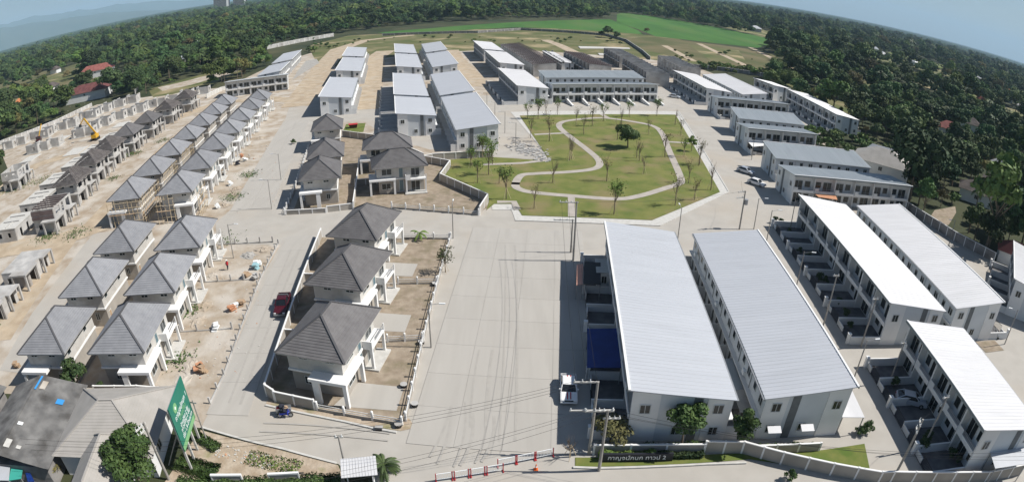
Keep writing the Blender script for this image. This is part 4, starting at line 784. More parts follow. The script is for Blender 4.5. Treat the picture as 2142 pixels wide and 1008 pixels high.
for x, t in ((-1.9, 0), (-1.2, 1), (.4, 2)):
    cable(arm_pt('p2', 0, x), (62, 24 - t * .5, 8.0 - t * .3), .8, 'cable from the roadside pole running along the boundary wall', 'cables along the boundary wall')
    cable(arm_pt('p2', 0, x), (-50 + t, 19 - t * .4, 7.4 - t * .3), 1.0, 'cable from the roadside pole crossing the gate toward the guard booth', 'cables over the gate')
cable(arm_pt('d3', 0, .5), arm_pt('d2', 0, 0), .4, 'short cable between the insulator pole and the yard pole')
cable(arm_pt('b', 0, 0), arm_pt('a2', 0, 0), .9, 'cable along the park street to the transformer pole')
cable(arm_pt('b', 1, 0), (G(1585, 480)[0], G(1585, 480)[1] + 12, 5.5), .5, 'cable from the transformer pole toward the six houses')

# ================================================================== carports and lean-to roofs
def canopy(name, px, z, m, label, posts=True, slope=.25, cat='carport'):
    p = GP(px, z); zs = [z + slope, z, z, z + slope] if slope else [z] * 4; b = MB(m)
    b.hexa([(*p[k], zs[k] - .06) for k in range(4)] + [(*p[k], zs[k]) for k in range(4)])
    c = (sum(q[0] for q in p) / 4, sum(q[1] for q in p) / 4); r = E(name, (*c, 0.04), label=label, cat=cat)
    sh = [(v[0] - c[0], v[1] - c[1], v[2] - .04) for v in b.v]; b.v = sh; O('roof_sheet', b, r)
    if posts:
        for k in range(4): x, y = (p[k][0] - c[0]) * .93, (p[k][1] - c[1]) * .93; O('post', MB(galv).box(x - .05, y - .05, 0, x + .05, y + .05, zs[k] - .13), r)
    return r
canopy('carport', [(1228, 690), (1228, 768), (1302, 768), (1295, 689)], 2.7, blue_tarp, 'blue sheet carport roof in the shade of the boulevard terrace', slope=.2)
canopy('carport', [(1222, 552), (1220, 594), (1257, 594), (1256, 552)], 2.7, darkm, 'dark carport roof beside the grass strip at the terrace end')
canopy('carport', [(1207, 554), (1206, 596), (1219, 594), (1220, 553)], 2.5, pinktile, 'narrow pinkish carport roof beside the dark one', slope=.1)
canopy('carport', [(1769, 818), (1762, 872), (1809, 872.5), (1783, 817)], 2.6, metal_w, 'white sheet carport at the corner of the awning terrace', slope=0)
canopy('lean_to', [(1515, 752), (1534, 816), (1566, 812), (1546, 748)], 2.5, metal_g, 'grey sheet lean-to between the two light grey terraces', cat='lean-to', slope=.1)
canopy('lean_to', [(1534, 818), (1548, 862), (1578, 860), (1566, 814)], 2.4, gravel, 'dull concrete coloured lean-to between the terraces near the awnings', cat='lean-to', slope=.1)
canopy('lean_to', [(2070, 947), (2082, 979), (2150, 968), (2140, 926)], 2.9, metal_l, 'ribbed pale lean-to roof against the end of the corner terrace', cat='lean-to', slope=.15)
canopy('lean_to', [(1563, 295), (1574, 307), (1600, 305), (1594, 295)], 2.9, wallw, 'flat white extension roof in front of the four grey-roofed houses', cat='lean-to', slope=0)
canopy('lean_to', [(1704, 405), (1712, 412), (1752, 418), (1748, 408)], 3.0, brickm, 'rusty brown canopy between the six houses and the white terrace', cat='lean-to', slope=0)
for i, px in enumerate([(1618, 893), (1687, 889)]):
    x, y = G(*px, 2.45); put('window_awning', [('sheet', MB(metal_w).hexa([(-.75, -.7, 0), (.75, -.7, 0), (.75, .1, .28), (-.75, .1, .28), (-.75, -.7, .05), (.75, -.7, .05), (.75, .1, .33), (-.75, .1, .33)]).mesh('sheet')), ('bracket', MB(galv).beam((-.6, .1, -.4), (-.6, -.6, 0), .04).mesh('bracket')), ('bracket', MB(galv).beam((.6, .1, -.4), (.6, -.6, 0), .04).mesh('bracket'))], (x, y - .1, 2.3), rad(-5), label=['white ribbed awning over the terrace end window near the lean-to', 'white ribbed awning over the terrace end window near the white carport'][i], cat='awning')
# garden annex at the park end of the boulevard terrace
ax, ay = G(1268, 590); put('annex', [('wall', MB(wallw).box(-1.6, -2.4, 0, 1.4, 1.6, 2.7).mesh('wall')), ('roof', MB(kerbm).box(-1.8, -2.6, 2.7, 1.5, 1.8, 2.85).mesh('roof')), wpart(.8, 1.2, (-.6, -2.4, 1.0)), wpart(.8, 1.2, (.6, -2.4, 1.0))], (ax, ay, .05), rad(-4), label='small white annex in the shaded yard near the dark carport', cat='annex')

# ================================================================== vehicles
def car_parts(paint, pickup=False, stripes=None, L=4.3, W=1.72):
    h = W / 2; P = []; b = MB(paint)
    prof = [(-L / 2, .32), (-L / 2, .62), (-L / 2 + .12, .74), (-L / 2 + 1.15, .90), (L / 2 - .1, .92), (L / 2, .75), (L / 2, .32)]
    n = len(prof)
    for s0, s1, e0, e1 in ((-h, -h + .12, .05, 0), (-h + .12, h - .12, 0, 0), (h - .12, h, 0, .05)):
        for k in range(n):
            a, c = prof[k], prof[(k + 1) % n]
            b.quad((s0, a[0], a[1] - e0), (s0, c[0], c[1] - e0), (s1, c[0], c[1] - e1), (s1, a[0], a[1] - e1))
    for s, d in ((-h, 1), (h, -1)):
        i = len(b.v); b.v += [(s, y, z - .05) for y, z in prof]; f = tuple(range(i, i + n)); b.f.append(f if d < 0 else tuple(reversed(f))); b.m.append(0)
    P.append(('body', b.mesh('body')))
    y0, y1, y2, y3 = (-.95, -.35, .75, 1.0) if pickup else (-1.15, -.35, 1.25, L / 2 - .12); zt = 1.62 if pickup else 1.42
    g = MB(carglass).hexa([(-h + .06, y0, .86), (h - .06, y0, .86), (h - .06, y3, .88), (-h + .06, y3, .88), (-h + .2, y1, zt - .05), (h - .2, y1, zt - .05), (h - .2, y2, zt - .05), (-h + .2, y2, zt - .05)])
    P.append(('cabin_glass', g.mesh('cabin_glass')))
    P.append(('roof', MB(paint).hexa([(-h + .17, y1 - .06, zt - .06), (h - .17, y1 - .06, zt - .06), (h - .17, y2 + .06, zt - .06), (-h + .17, y2 + .06, zt - .06), (-h + .28, y1 + .06, zt + .02), (h - .28, y1 + .06, zt + .02), (h - .28, y2 - .04, zt + .02), (-h + .28, y2 - .04, zt + .02)]).mesh('roof')))
    for s in (-1, 1):
        for k, (a, c) in enumerate((((h - .07) * s, y0 + .02), ((h - .07) * s, y3 - .02))):
            P.append(('pillar', MB(paint).beam((a, c, .87), ((h - .2) * s, y1 if k == 0 else y2, zt - .04), .09, .09).mesh('pillar')))
    wm = MB(rubber).wheel((0, 0, 0), .32, .2).mesh('wheel'); rm = MB(galv).wheel((0, 0, 0), .18, .22, n=8).mesh('rim')
    for s in (-1, 1):
        for y in (-L / 2 + .78, L / 2 - .8): P.append(('wheel', wm, (s * (h - .07), y, .32), 0, [('rim', rm)]))
        P.append(('headlight', MB(sign_white).box(s * (h - .42), -L / 2 - .02, .55, s * (h - .1), -L / 2 + .1, .70).mesh('headlight'))); P.append(('tail_light', MB(cloth_r).box(s * (h - .35), L / 2 - .06, .55, s * (h - .08), L / 2 + .02, .75).mesh('tail_light')))
        P.append(('wing_mirror', MB(paint).box(s * (h - .05), -.85, .95, s * (h + .14), -.7, 1.08).mesh('wing_mirror')))
    P.append(('bumper', MB(galv if pickup else paint).box(-h + .05, -L / 2 - .1, .3, h - .05, -L / 2 + .05, .5).mesh('bumper'))); P.append(('grille', MB(darkm).box(-h + .45, -L / 2 - .025, .52, h - .45, -L / 2 + .02, .66).mesh('grille')))
    if stripes:
        for x in (-.22, .12): P.append(('stripe', MB(cloth_r).hexa([(x, -L / 2 + .14, .75), (x + .12, -L / 2 + .14, .75), (x + .12, -L / 2 + 1.15, .908), (x, -L / 2 + 1.15, .908), (x, -L / 2 + .14, .765), (x + .12, -L / 2 + .14, .765), (x + .12, -L / 2 + 1.15, .918), (x, -L / 2 + 1.15, .918)]).mesh('stripe'))); P.append(('stripe', MB(cloth_r).box(x, y2 - .3, zt + .021, x + .12, y2 - .06, zt + .03).mesh('stripe')))
    if pickup:
        P.append(('cargo_bed', MB([darkm, paint]).box(-h + .12, 1.08, .93, h - .12, L / 2 - .1, .96).box(-h + .02, 1.05, .9, -h + .12, L / 2, 1.12, 1).box(h - .12, 1.05, .9, h - .02, L / 2, 1.12, 1).box(-h + .12, L / 2 - .1, .9, h - .12, L / 2, 1.1, 1).mesh('cargo_bed')))
        P.append(('roll_bar', MB(galv).beam((-h + .1, 1.2, 1.1), (-h + .2, 1.2, 1.55), .08).beam((h - .1, 1.2, 1.1), (h - .2, 1.2, 1.55), .08).beam((-h + .2, 1.2, 1.55), (h - .2, 1.2, 1.55), .08).mesh('roll_bar')))
    return P
def veh(name, P, px, deg, label, cat): return put(name, P, (*G(*px, .4), .1), rad(deg), label=label, cat=cat)
veh('pickup_truck', car_parts(redp, True, L=5.1, W=1.8), (591, 640), 10, 'dark red pickup truck on the side street by the garden wall', 'pickup truck')
veh('parked_car', car_parts(whitep, stripes=True, L=4.6, W=1.85), (1189, 815), -3, 'white hatchback with twin red stripes parked at the boulevard terrace', 'car')
silv = car_parts(silverp, L=4.5); wht = car_parts(whitep, L=4.4)
veh('parked_car', silv, (1905, 838), 62, 'silver car in the shaded yard of the corner terrace', 'car')
veh('parked_car', wht, (1583, 384), 40, 'white car parked on the park street before the six houses', 'car')
veh('parked_car', silv, (1560, 359), 40, 'silver car parked behind the white car near the six houses', 'car')
veh('parked_car', silv, (1411, 203), 60, 'silver car parked at the shaded white terrace north-east of the park', 'car')

for o in list(COL.objects):
    if o.parent and o.parent.get('category') in ('car', 'pickup truck') and o.name.split('.')[0] in ('body', 'roof', 'cabin_glass'):
        md = o.modifiers.new('soft_edges', 'BEVEL'); md.width = .1 if o.name.startswith('body') else .05; md.segments = 2; md.limit_method = 'ANGLE'
# cargo motorcycle with its rider, and a worker
def skin_person(name, joints, edges, parts_mat, loc, rz, label):
    me = bpy.data.meshes.new(name); me.from_pydata([j[0] for j in joints], edges, []); me.materials.append(parts_mat[0])
    o = bpy.data.objects.new(name, me); COL.objects.link(o); o.location = loc; o.rotation_euler = (0, 0, rz)
    md = o.modifiers.new('skin', 'SKIN'); sv = me.skin_vertices[0].data
    for i, j in enumerate(joints): sv[i].radius = (j[1], j[1] * (j[2] if len(j) > 2 else 1)); sv[i].use_root = (i == 0)
    o.modifiers.new('sub', 'SUBSURF').levels = 1; o.modifiers['sub'].render_levels = 1
    return tag(o, label=label, cat='person')
ped = [((0, 0, .93), .13), ((0, 0, 1.2), .14), ((0, 0, 1.42), .15, .7), ((0, 0, 1.53), .06), ((0, 0, 1.62), .09), ((0, -.01, 1.74), .07), ((-.1, 0, .88), .1), ((-.12, -.12, .5), .07), ((-.12, .05, .1), .05), ((-.12, -.1, .04), .04), ((.1, 0, .88), .1), ((.12, .05, .5), .07), ((.13, .22, .1), .05), ((.13, .1, .04), .04), ((-.2, 0, 1.4), .06), ((-.27, -.05, 1.12), .045), ((-.25, -.2, .92), .035), ((.2, 0, 1.4), .06), ((.28, .08, 1.12), .045), ((.27, .02, .9), .035)]
pe = [(0, 1), (1, 2), (2, 3), (3, 4), (4, 5), (0, 6), (6, 7), (7, 8), (8, 9), (0, 10), (10, 11), (11, 12), (12, 13), (2, 14), (14, 15), (15, 16), (2, 17), (17, 18), (18, 19)]
w = skin_person('person', ped, pe, [cloth_d], (*G(477.5, 565.5), .09), rad(60), 'person in a red shirt walking across the sandy lot')
O('shirt', MB(cloth_r).tube((0, 0, .92), (0, 0, 1.2), .19, .19, 10).tube((0, 0, 1.2), (0, 0, 1.47), .19, .15, 10).mesh('shirt'), w); O('hat', MB(sign_white).tube((0, 0, 1.74), (0, 0, 1.80), .17, .1, 10).mesh('hat'), w)
for s in (-1, 1): O('sleeve', MB(cloth_r).tube((s * .16, 0, 1.42), (s * .25, -.02 * s, 1.2), .08, .075, 8).mesh('sleeve'), w)
bx, by = G(598, 873); ba = rad(-75)
mw = MB(rubber).tube((-.05, 0, 0), (.05, 0, 0), .3, .3, 16).mesh('wheel'); mr = MB(galv).tube((-.06, 0, 0), (.06, 0, 0), .2, .2, 10).mesh('rim')
put('cargo_motorcycle', [('wheel', mw, (0, .62, .3), 0, [('rim', mr)]), ('wheel', mw, (0, -.62, .3), 0, [('rim', mr)]), ('wheel', mw, (-1.05, -.3, .3), 0, [('rim', mr)]),
    ('frame', MB(bluep).beam((0, -.6, .55), (0, .35, .6), .22, .28).beam((0, .62, .32), (0, .42, 1.0), .08).mesh('frame')), ('leg_shield', MB(bluep).box(-.25, .3, .4, .25, .38, .95).mesh('leg_shield')), ('seat', MB(darkm).box(-.14, -.6, .7, .14, .1, .82).mesh('seat')), ('handlebar', MB(darkm).tube((-.35, .4, 1.02), (.35, .4, 1.02), .03, .03, 6).mesh('handlebar')),
    ('side_cart', MB(galv).box(-1.0, -1.0, .45, -.3, .7, .52).box(-1.0, -1.0, .52, -.95, .7, .9).box(-.35, -1.0, .52, -.3, .7, .9).box(-.95, -1.0, .52, -.35, -.95, .9).mesh('side_cart'))], (bx, by, .09), ba, label='blue motorcycle with a loaded side cart riding past the beige garden wall', cat='motorcycle')
for i, (x, y, z) in enumerate([(-.65, -.6, .75), (-.65, .05, .78), (-.62, -.3, 1.1)]):
    c, s = math.cos(ba), math.sin(ba); O('sack', MB([cloth_r, wood, cloth_d][i]).ball((0, 0, 0), .36, 10, 6, sz=.7), None, (bx + x * c - y * s, by + x * s + y * c, z + .05), label=['dull red sack in the motorcycle side cart', 'brown sack in the motorcycle side cart', 'dark sack on top of the motorcycle side cart load'][i], cat='sack')
sit = [((0, -.15, .9), .14), ((0, -.1, 1.15), .14), ((0, 0, 1.38), .15, .7), ((0, .02, 1.48), .06), ((0, .04, 1.58), .09), ((0, .05, 1.70), .08), ((-.12, -.05, .88), .1), ((-.2, .3, .85), .075), ((-.2, .25, .45), .05), ((-.2, .36, .4), .04), ((.12, -.05, .88), .1), ((.2, .3, .85), .075), ((.2, .25, .45), .05), ((.2, .36, .4), .04), ((-.2, 0, 1.36), .06), ((-.28, .15, 1.12), .045), ((-.3, .38, 1.04), .035), ((.2, 0, 1.36), .06), ((.28, .15, 1.12), .045), ((.3, .38, 1.04), .035)]
skin_person('person', sit, pe, [cloth_d], (bx, by, .09), ba, 'rider in dark clothes seated on the blue cargo motorcycle')

# ================================================================== gate, booth, signs
def barrier(x, y, a, lab):
    P = []; f = MB(sign_white).box(-.85, -.03, .22, .85, .03, .28).box(-.85, -.03, .92, .85, .03, .98).mesh('rail'); P.append(('rail', MB(sign_white).box(-.85, -.03, .22, .85, .03, .28).mesh('rail'))); P.append(('rail', MB(sign_white).box(-.85, -.03, .92, .85, .03, .98).mesh('rail')))
    bar = MB(sign_white).box(-.018, -.018, .28, .018, .018, .92).mesh('bar')
    for k in range(11): P.append(('bar', bar, (-.75 + .15 * k, 0, 0)))
    for s in (-1, 1): P.append(('post', MB(cloth_r).box(s * .88 - .04, -.04, 0, s * .88 + .04, .04, 1.05).box(s * .88 - .05, -.25, 0, s * .88 + .05, .25, .05).mesh('post')))
    put('barrier', P, (x, y, .1), a, label=lab, cat='barrier', group='barriers across the gate')
for (x0, y0), (x1, y1), n in ((G(915, 1007), G(1050, 986), 4), (G(1040, 977), G(1158, 953), 3)):
    a = math.atan2(y1 - y0, x1 - x0)
    for k in range(n): t = (k + .5) / n; barrier(x0 + (x1 - x0) * t, y0 + (y1 - y0) * t, a, 'white railed barrier with red posts standing across the boulevard entrance')
put('traffic_cone', [('base', MB(orangep).box(-.2, -.2, 0, .2, .2, .05).mesh('base')), ('cone', MB(orangep).tube((0, 0, .05), (0, 0, .75), .16, .03, 10).mesh('cone')), ('band', MB(sign_white).tube((0, 0, .35), (0, 0, .5), .107, .076, 10).mesh('band'))], (*G(1121, 982), .06), label='orange traffic cone on the road beside the barriers', cat='cone')
bc = Vector((-13.4, 36.85)); P = [('wall', MB(wallw).box(-1.2, -.8, 0, 1.2, .8, .95).mesh('wall')), ('corner_frame', MB(white).box(-1.2, -.8, .95, -1.1, -.7, 2.45).box(1.1, -.8, .95, 1.2, -.7, 2.45).box(1.1, .7, .95, 1.2, .8, 2.45).box(-1.2, .7, .95, -1.1, .8, 2.45).box(-1.2, -.8, 2.4, 1.2, .8, 2.5).mesh('corner_frame')), ('glazing', MB(carglass).box(-1.13, -.74, .96, 1.13, .74, 2.39).mesh('glazing'))]
rb = MB(metal_w)
for k in range(12): rb.hexa([(-1.65 + k * .275, -1.15, 2.62), (-1.38 + k * .275, -1.15, 2.62), (-1.38 + k * .275, 1.15, 2.8), (-1.65 + k * .275, 1.15, 2.8), (-1.65 + k * .275 + .02, -1.15, 2.68), (-1.38 + k * .275 - .02, -1.15, 2.68), (-1.38 + k * .275 - .02, 1.15, 2.86), (-1.65 + k * .275 + .02, 1.15, 2.86)])
P.append(('roof', rb.mesh('roof'))); put('guard_booth', P, (bc.x, bc.y, .05), rad(14), label='small guard booth with white corrugated roof beside a palm', cat='booth')
for i, (p, q) in enumerate([((-28.3, 34.7), (-25.1, 35.4)), ((-22.5, 36.0), (-19.5, 36.7))]):
    L = math.hypot(q[0] - p[0], q[1] - p[1]); put('entrance_wall', [('panel', MB(beige).box(.14, -.07, 0, L - .14, .07, 1.15).mesh('panel')), ('cap', MB(white).box(0, -.13, 1.15, L, .13, 1.33).mesh('cap')), ('end_pier', MB(white).box(0, -.1, 0, .14, .1, 1.15).mesh('end_pier')), ('end_pier', MB(white).box(L - .14, -.1, 0, L, .1, 1.15).mesh('end_pier'))], (*p, .05), math.atan2(q[1] - p[1], q[0] - p[0]), label=['white framed low entrance wall near the billboard legs', 'white framed low entrance wall near the guard booth'][i], cat='wall')
def text_mesh(s, size, m, ext=.01, sx=1.0):
    c = bpy.data.curves.new('lettering', 'FONT'); c.body = s; c.size = size; c.extrude = ext; c.align_x = 'CENTER'; c.align_y = 'CENTER'
    o = bpy.data.objects.new('lettering', c); COL.objects.link(o); bpy.context.view_layer.update()
    me = bpy.data.meshes.new_from_object(o.evaluated_get(bpy.context.evaluated_depsgraph_get())); bpy.data.objects.remove(o); me.materials.clear(); me.materials.append(m); me.name = 'lettering'; return me
def lettering(s, size, m, parent, loc, rz, width=None):
    o = O('lettering', text_mesh(s, size, m), parent, loc, kind='stuff'); o.rotation_euler = (PI / 2, 0, rz)
    if width: d = max(o.data.vertices, key=lambda v: v.co.x).co.x - min(o.data.vertices, key=lambda v: v.co.x).co.x; o.scale = (width / max(d, .01),) + (min(width / max(d, .01), 1.6), 1)
    return o
sg = E('name_sign', (12.3, 40.95, .08), rad(-2.5), label='dark low sign wall with white Thai lettering under the hedge', cat='sign')
O('sign_board', MB(hedge_dark).box(-3.6, -.12, 0, 3.6, .12, 1.05), sg); lettering('กาญจน์กนก ทาวน์ 2', .85, sign_white, sg, (0, -.14, .55), 0, 5.7)
bb = E('billboard', (-31.6, 38.2, .05), rad(90 + 12.5), label='tall green billboard with white Thai lettering beside the side street', cat='billboard')
O('board', MB([sign_green, galv]).box(-2.65, -.06, 3.0, 2.65, .06, 8.3, 0).box(-2.68, .06, 2.98, 2.68, .12, 8.32, 1), bb); O('base_strip', MB(sign_lime).box(-2.65, -.075, 3.0, 2.65, -.062, 3.62), bb)
O('emblem', MB(sign_lime).tube((-1.2, -.062, 7.35), (-1.2, -.09, 7.35), .5, .5, 18), bb); O('emblem_leaf', MB(sign_white).tube((-1.2, -.091, 7.35), (-1.2, -.1, 7.35), .2, .2, 4), bb)
for s, sz, m, x, z, wd in (('กาญจน์กนก 1', .8, sign_white, .25, 6.45, 4.2), ('บ้านเดี่ยว', .4, sign_lime, .2, 5.85, 2.4), ('บ้านเดี่ยว 2 ชั้น', .4, sign_white, .2, 5.2, 3.0), ('ทาวน์โฮม 2 ชั้น', .4, sign_white, .2, 4.72, 3.4), ('เริ่ม 1.9 ล้านบาท', .5, sign_white, .3, 4.05, 3.9)): lettering(s, sz, m, bb, (x, -.066, z), 0, wd)
for x in (-2.3, -.8, .8, 2.3): O('leg', MB(kerbm).box(x - .11, .14, 0, x + .11, .36, 7.6), bb)
for x in (-1.5, 1.5): O('stay', MB(galv).beam((x, .3, 5.0), (x, 3.2, 0), .1), bb)

# ================================================================== neighbours below the estate
def hip_house(x, y, deg, ew, el, ez, rz, rl, tile, wallmat, label, name='house', caps=True):
    P = [('wall', MB(wallmat).box(-ew + .6, -el + .6, 0, ew - .6, el - .6, ez).mesh('wall')), ('roof', hip_roof(tile, ew, el, ez, rz, rl, 18, .03), (0, 0, 0), 0, ridge_caps(ew, el, ez, rz, rl, .22, tile) if caps else [])]
    P += [wpart(1.2, 1.2, (-ew * .4, -el + .6, ez - 1.9)), wpart(1.2, 1.2, (ew * .4, -el + .6, ez - 1.9)), wpart(1.2, 1.2, (-ew + .6, 0, ez - 1.9), -PI / 2), wpart(.9, 2, (ew - .6, 0, .1), PI / 2, 0, 'door', frame, wood)]
    return put(name, P, (x, y, .02), rad(deg), label=label, cat='house')
big = hip_house(-41.6, 37.9, 14 + 90, 5.9, 6.4, 3.2, 6.0, .9, tile_b, wallw, 'large pale brown hipped house beside the green billboard')
wing = O('wing_roof', hip_roof(tile_b, 3.0, 5.5, 3.25, 5.3, 3.4, 12, .03), big); wing.matrix_parent_inverse = Matrix(); wing.location = (-8.0, -.6, 0); wing.rotation_euler = (0, 0, rad(-90))
for c in ridge_caps(3.0, 5.5, 3.25, 5.3, 3.4, .2, tile_b): O(c[0], c[1], wing)
O('wing_wall', MB(wallw).box(-12.6, -3.0, 0, -3.5, 1.8, 3.2), big)
skyp = M('sky_blue_sheet', (0.05, 0.28, 0.62), rough=.6)
def sheet_house(x, y, deg, wl, wr, ln, ze, zrr, m, label):
    n = 9; b = MB(m)
    P = [('wall', MB(cement_d).box(-wl + .5, -ln / 2 + .4, 0, wr - .5, ln / 2 - .4, ze - .15).mesh('wall'))]
    for s, w in ((-1, wl), (1, wr)):
        for k in range(4):                                     # overlapping courses of sheet, ridge downwards
            t0, t1 = k / 4, (k + 1) / 4 + .02; z0, z1 = zrr + (ze - zrr) * t0 - k * .02 + .1, zrr + (ze - zrr) * t1 - k * .02 + .1
            q = MB(m); q.hexa([(s * w * t0, -ln / 2, z0 - .04), (s * w * t1, -ln / 2, z1 - .04), (s * w * t1, ln / 2, z1 - .04), (s * w * t0, ln / 2, z0 - .04), (s * w * t0, -ln / 2, z0), (s * w * t1, -ln / 2, z1), (s * w * t1, ln / 2, z1), (s * w * t0, ln / 2, z0)])
            P.append(('roof_course', q.mesh('roof_course')))
    P.append(('ridge_cap', MB(m).beam((0, -ln / 2, zrr + .15), (0, ln / 2, zrr + .15), .4, .08).mesh('ridge_cap')))
    return put('sheet_roofed_house', P, (x, y, .02), rad(deg), label=label, cat='house')
sh_ = sheet_house(-53.9, 34.2, 13.5, 5.2, 6.6, 14.5, 3.2, 4.7, asb, 'old house with weathered grey sheet roof and blue patches by the round tree')
for nm, x, y, w, l, mm in (('ridge_patch', .35, 5.6, .25, 2.6, skyp), ('roof_patch', 4.4, 3.2, 1.0, .9, skyp), ('roof_patch', 1.2, 5.4, .8, 1.5, sand), ('roof_patch', .9, -1.8, .7, .5, sign_white), ('roof_patch', .5, -5.2, 1.0, 1.3, kerbm), ('roof_patch', 2.2, -5.4, .6, .5, kerbm)):
    z = 4.85 - 1.5 * x / 6.6; O(nm, MB(mm).hexa([(x - w / 2, y - l / 2, z + .08), (x + w / 2, y - l / 2, z + .08 - w * .2), (x + w / 2, y + l / 2, z + .08 - w * .2), (x - w / 2, y + l / 2, z + .08), (x - w / 2, y - l / 2, z + .13), (x + w / 2, y - l / 2, z + .13 - w * .2), (x + w / 2, y + l / 2, z + .13 - w * .2), (x - w / 2, y + l / 2, z + .13)]), sh_)
sheet_house(-66.5, 31.0, 12, 5, 5.5, 15, 3.0, 4.3, asb, 'old weathered grey sheet roof at the edge of the west lane')
canopy('lean_to', [(-30, 962), (-20, 1003), (18, 1004), (24, 968)], 2.6, metal_l, 'dirty white sheet lean-to below the weathered roof', cat='lean-to')
canopy('lean_to', [(26, 978), (18, 1004), (44, 1000), (50, 980)], 2.4, teal, 'teal sheet awning below the weathered roof', cat='lean-to')
canopy('lean_to', [(52, 980), (58, 1006), (72, 1006), (62, 985)], 2.0, blue_tarp, 'bluish tarpaulin slung beside the teal sheet', cat='tarpaulin')
wall('garden_wall', 'white-capped garden wall between the big pale brown house and the grey villa', [(-50.4, 44.8), (-44, 46.2), (-37.5, 46.8)], 1.5, 3.2)
# houses of the wooded surroundings
far = [((203, 152), 20, 15, 6, 10, 2.5, redtile, 'long dark red roofed hall among the western trees', 9), ((185, 195), 20, 14, 8, 9, 2, maroon, 'low dark red roof just beyond the precast shells', 9), ((89, 122), 10, 5, 4, 7, 1.5, orangetile, 'orange roofed house alone among the western palms', 0), ((65, 190), 25, 4.5, 3.5, 6, 1, orangetile, 'orange roofed house beside the western boundary wall', 0), ((102, 184), 25, 4, 3.5, 6, 1, orangetile, 'smaller orange roofed house near the western boundary wall', 0), ((40, 214), 25, 3.5, 3, 6, 1, orangetile, 'low orange roof hidden behind trees by the western wall', 0), ((336, 57), 0, 7, 6, 9, 1, redtile, 'red roofed house far off in the western wood', 0), ((215, 60), 10, 8, 6, 8, 2, orangetile, 'orange roof far away beneath the western hills', 0), ((610, 27), 5, 7, 4, 7, 2, metal_w, 'white roofed shed deep in the northern wood', 0), ((465, 100), 5, 6, 4, 6, 2, metal_l, 'pale shed roof in the dark trees north of the clearing', 0), ((375, 124), 20, 5, 4, 6, 2, metal_l, 'pale shed roof at the edge of the dry clearing', 0), ((330, 138), 20, 3.5, 3, 5, 1, metal_w, 'small white roof in dark trees by the dry clearing', 0), ((1580, 61), -20, 9, 7, 8, 2, metal_w, 'white roofed building just beyond the rice field', 0), ((1492, 38), -20, 7, 5, 8, 2, metal_l, 'pale roof among trees beyond the rice field', 0), ((1745, 128), -30, 9, 6, 8, 3, gravel, 'grey house at the edge of the dry fields', 0), ((1790, 155), -30, 4, 3, 5, 1, metal_w, 'small white shed below the grey house', 0), ((1818, 192), -35, 6, 4, 6.5, 2, browntile, 'brown roofed house in the eastern trees', 0),
       ((1985, 270), -40, 6, 4, 7, 2, redtile, 'red roofed house in the eastern wood beside a green lawn', 0), ((2025, 258), -40, 8, 5, 7, 2, browntile, 'long dark roof behind the eastern red roofed house', 0), ((1846, 340), -40, 9, 6.5, 7.6, 3, tile_b, 'large grey-brown hipped house behind the six houses with balconies', 0), ((2095, 385), -45, 7, 5, 6.5, 2, browntile, 'big dark brown hipped roof in the eastern trees', 0), ((2045, 395), -45, 6, 5, 6, 2, browntile, 'dark brown roof beside the big hipped roof in the eastern trees', 0), ((2130, 425), -45, 5, 4, 5.6, 1.5, pinktile, 'salmon pink roofed house beside the dark brown roofs', 0), ((2128, 520), -45, 5, 3.5, 5, 1, redtile, 'dark red roof just behind the angled terrace', 0), ((2040, 210), -40, 4, 3, 6, 1, redtile, 'small red roof glimpsed above the eastern lawn', 0), ((2110, 272), -40, 4, 3, 5, 1, metal_w, 'white shed roof in the far eastern trees', 0), ((2092, 340), -45, 4, 3, 5, 1, metal_l, 'pale shed roof above the dark brown roofs', 0), ((1850, 312), -40, 6, 1.8, 4.2, 1, metal_w, 'long bright white shed roof behind the grey-brown hipped house', 0), ((1960, 163), -40, 6, 4, 7, 1, metal_w, 'white roof far in the eastern wood', 0), ((2050, 165), -40, 7, 5, 7, 1, metal_w, 'white roof at the far eastern plain', 0), ((1860, 72), -40, 9, 7, 8, 2, pinktile, 'pinkish roof far along the eastern plain', 0), ((1950, 100), -30, 10, 7, 9, 1, metal_w, 'white roof near the eastern horizon', 0), ((1300, 11), 0, 14, 8, 9, 2, redtile, 'red roof in the wood beyond the rice field', 0)]
for px, deg, ew, el, rz, rl, tm, lb, _ in far:
    x, y = G(*px, 3.5); hip_house(x, y, deg + 90, el, ew, rz * .55, rz, max(ew - el, .3), tm, wallw if tm not in (metal_w, metal_l) else cement, lb, caps=False)
sheet('eastern_lawn', GP([(2015, 280), (2030, 272), (2080, 305), (2075, 318), (2045, 300)]), .05, grassg)
sheet('eastern_clearing', GP([(1945, 455), (1955, 440), (1998, 432), (2000, 445), (1985, 470), (1960, 480)]), .06, dirt)
sheet('eastern_clearing', GP([(1800, 170), (1860, 178), (1940, 205), (1930, 212), (1850, 195), (1805, 182)]), .05, wastegrass)
sheet('eastern_scrub_strip', GP([(1640, 175), (1680, 180), (1770, 215), (1790, 245), (1760, 240), (1690, 200)]), .055, wastegrass)

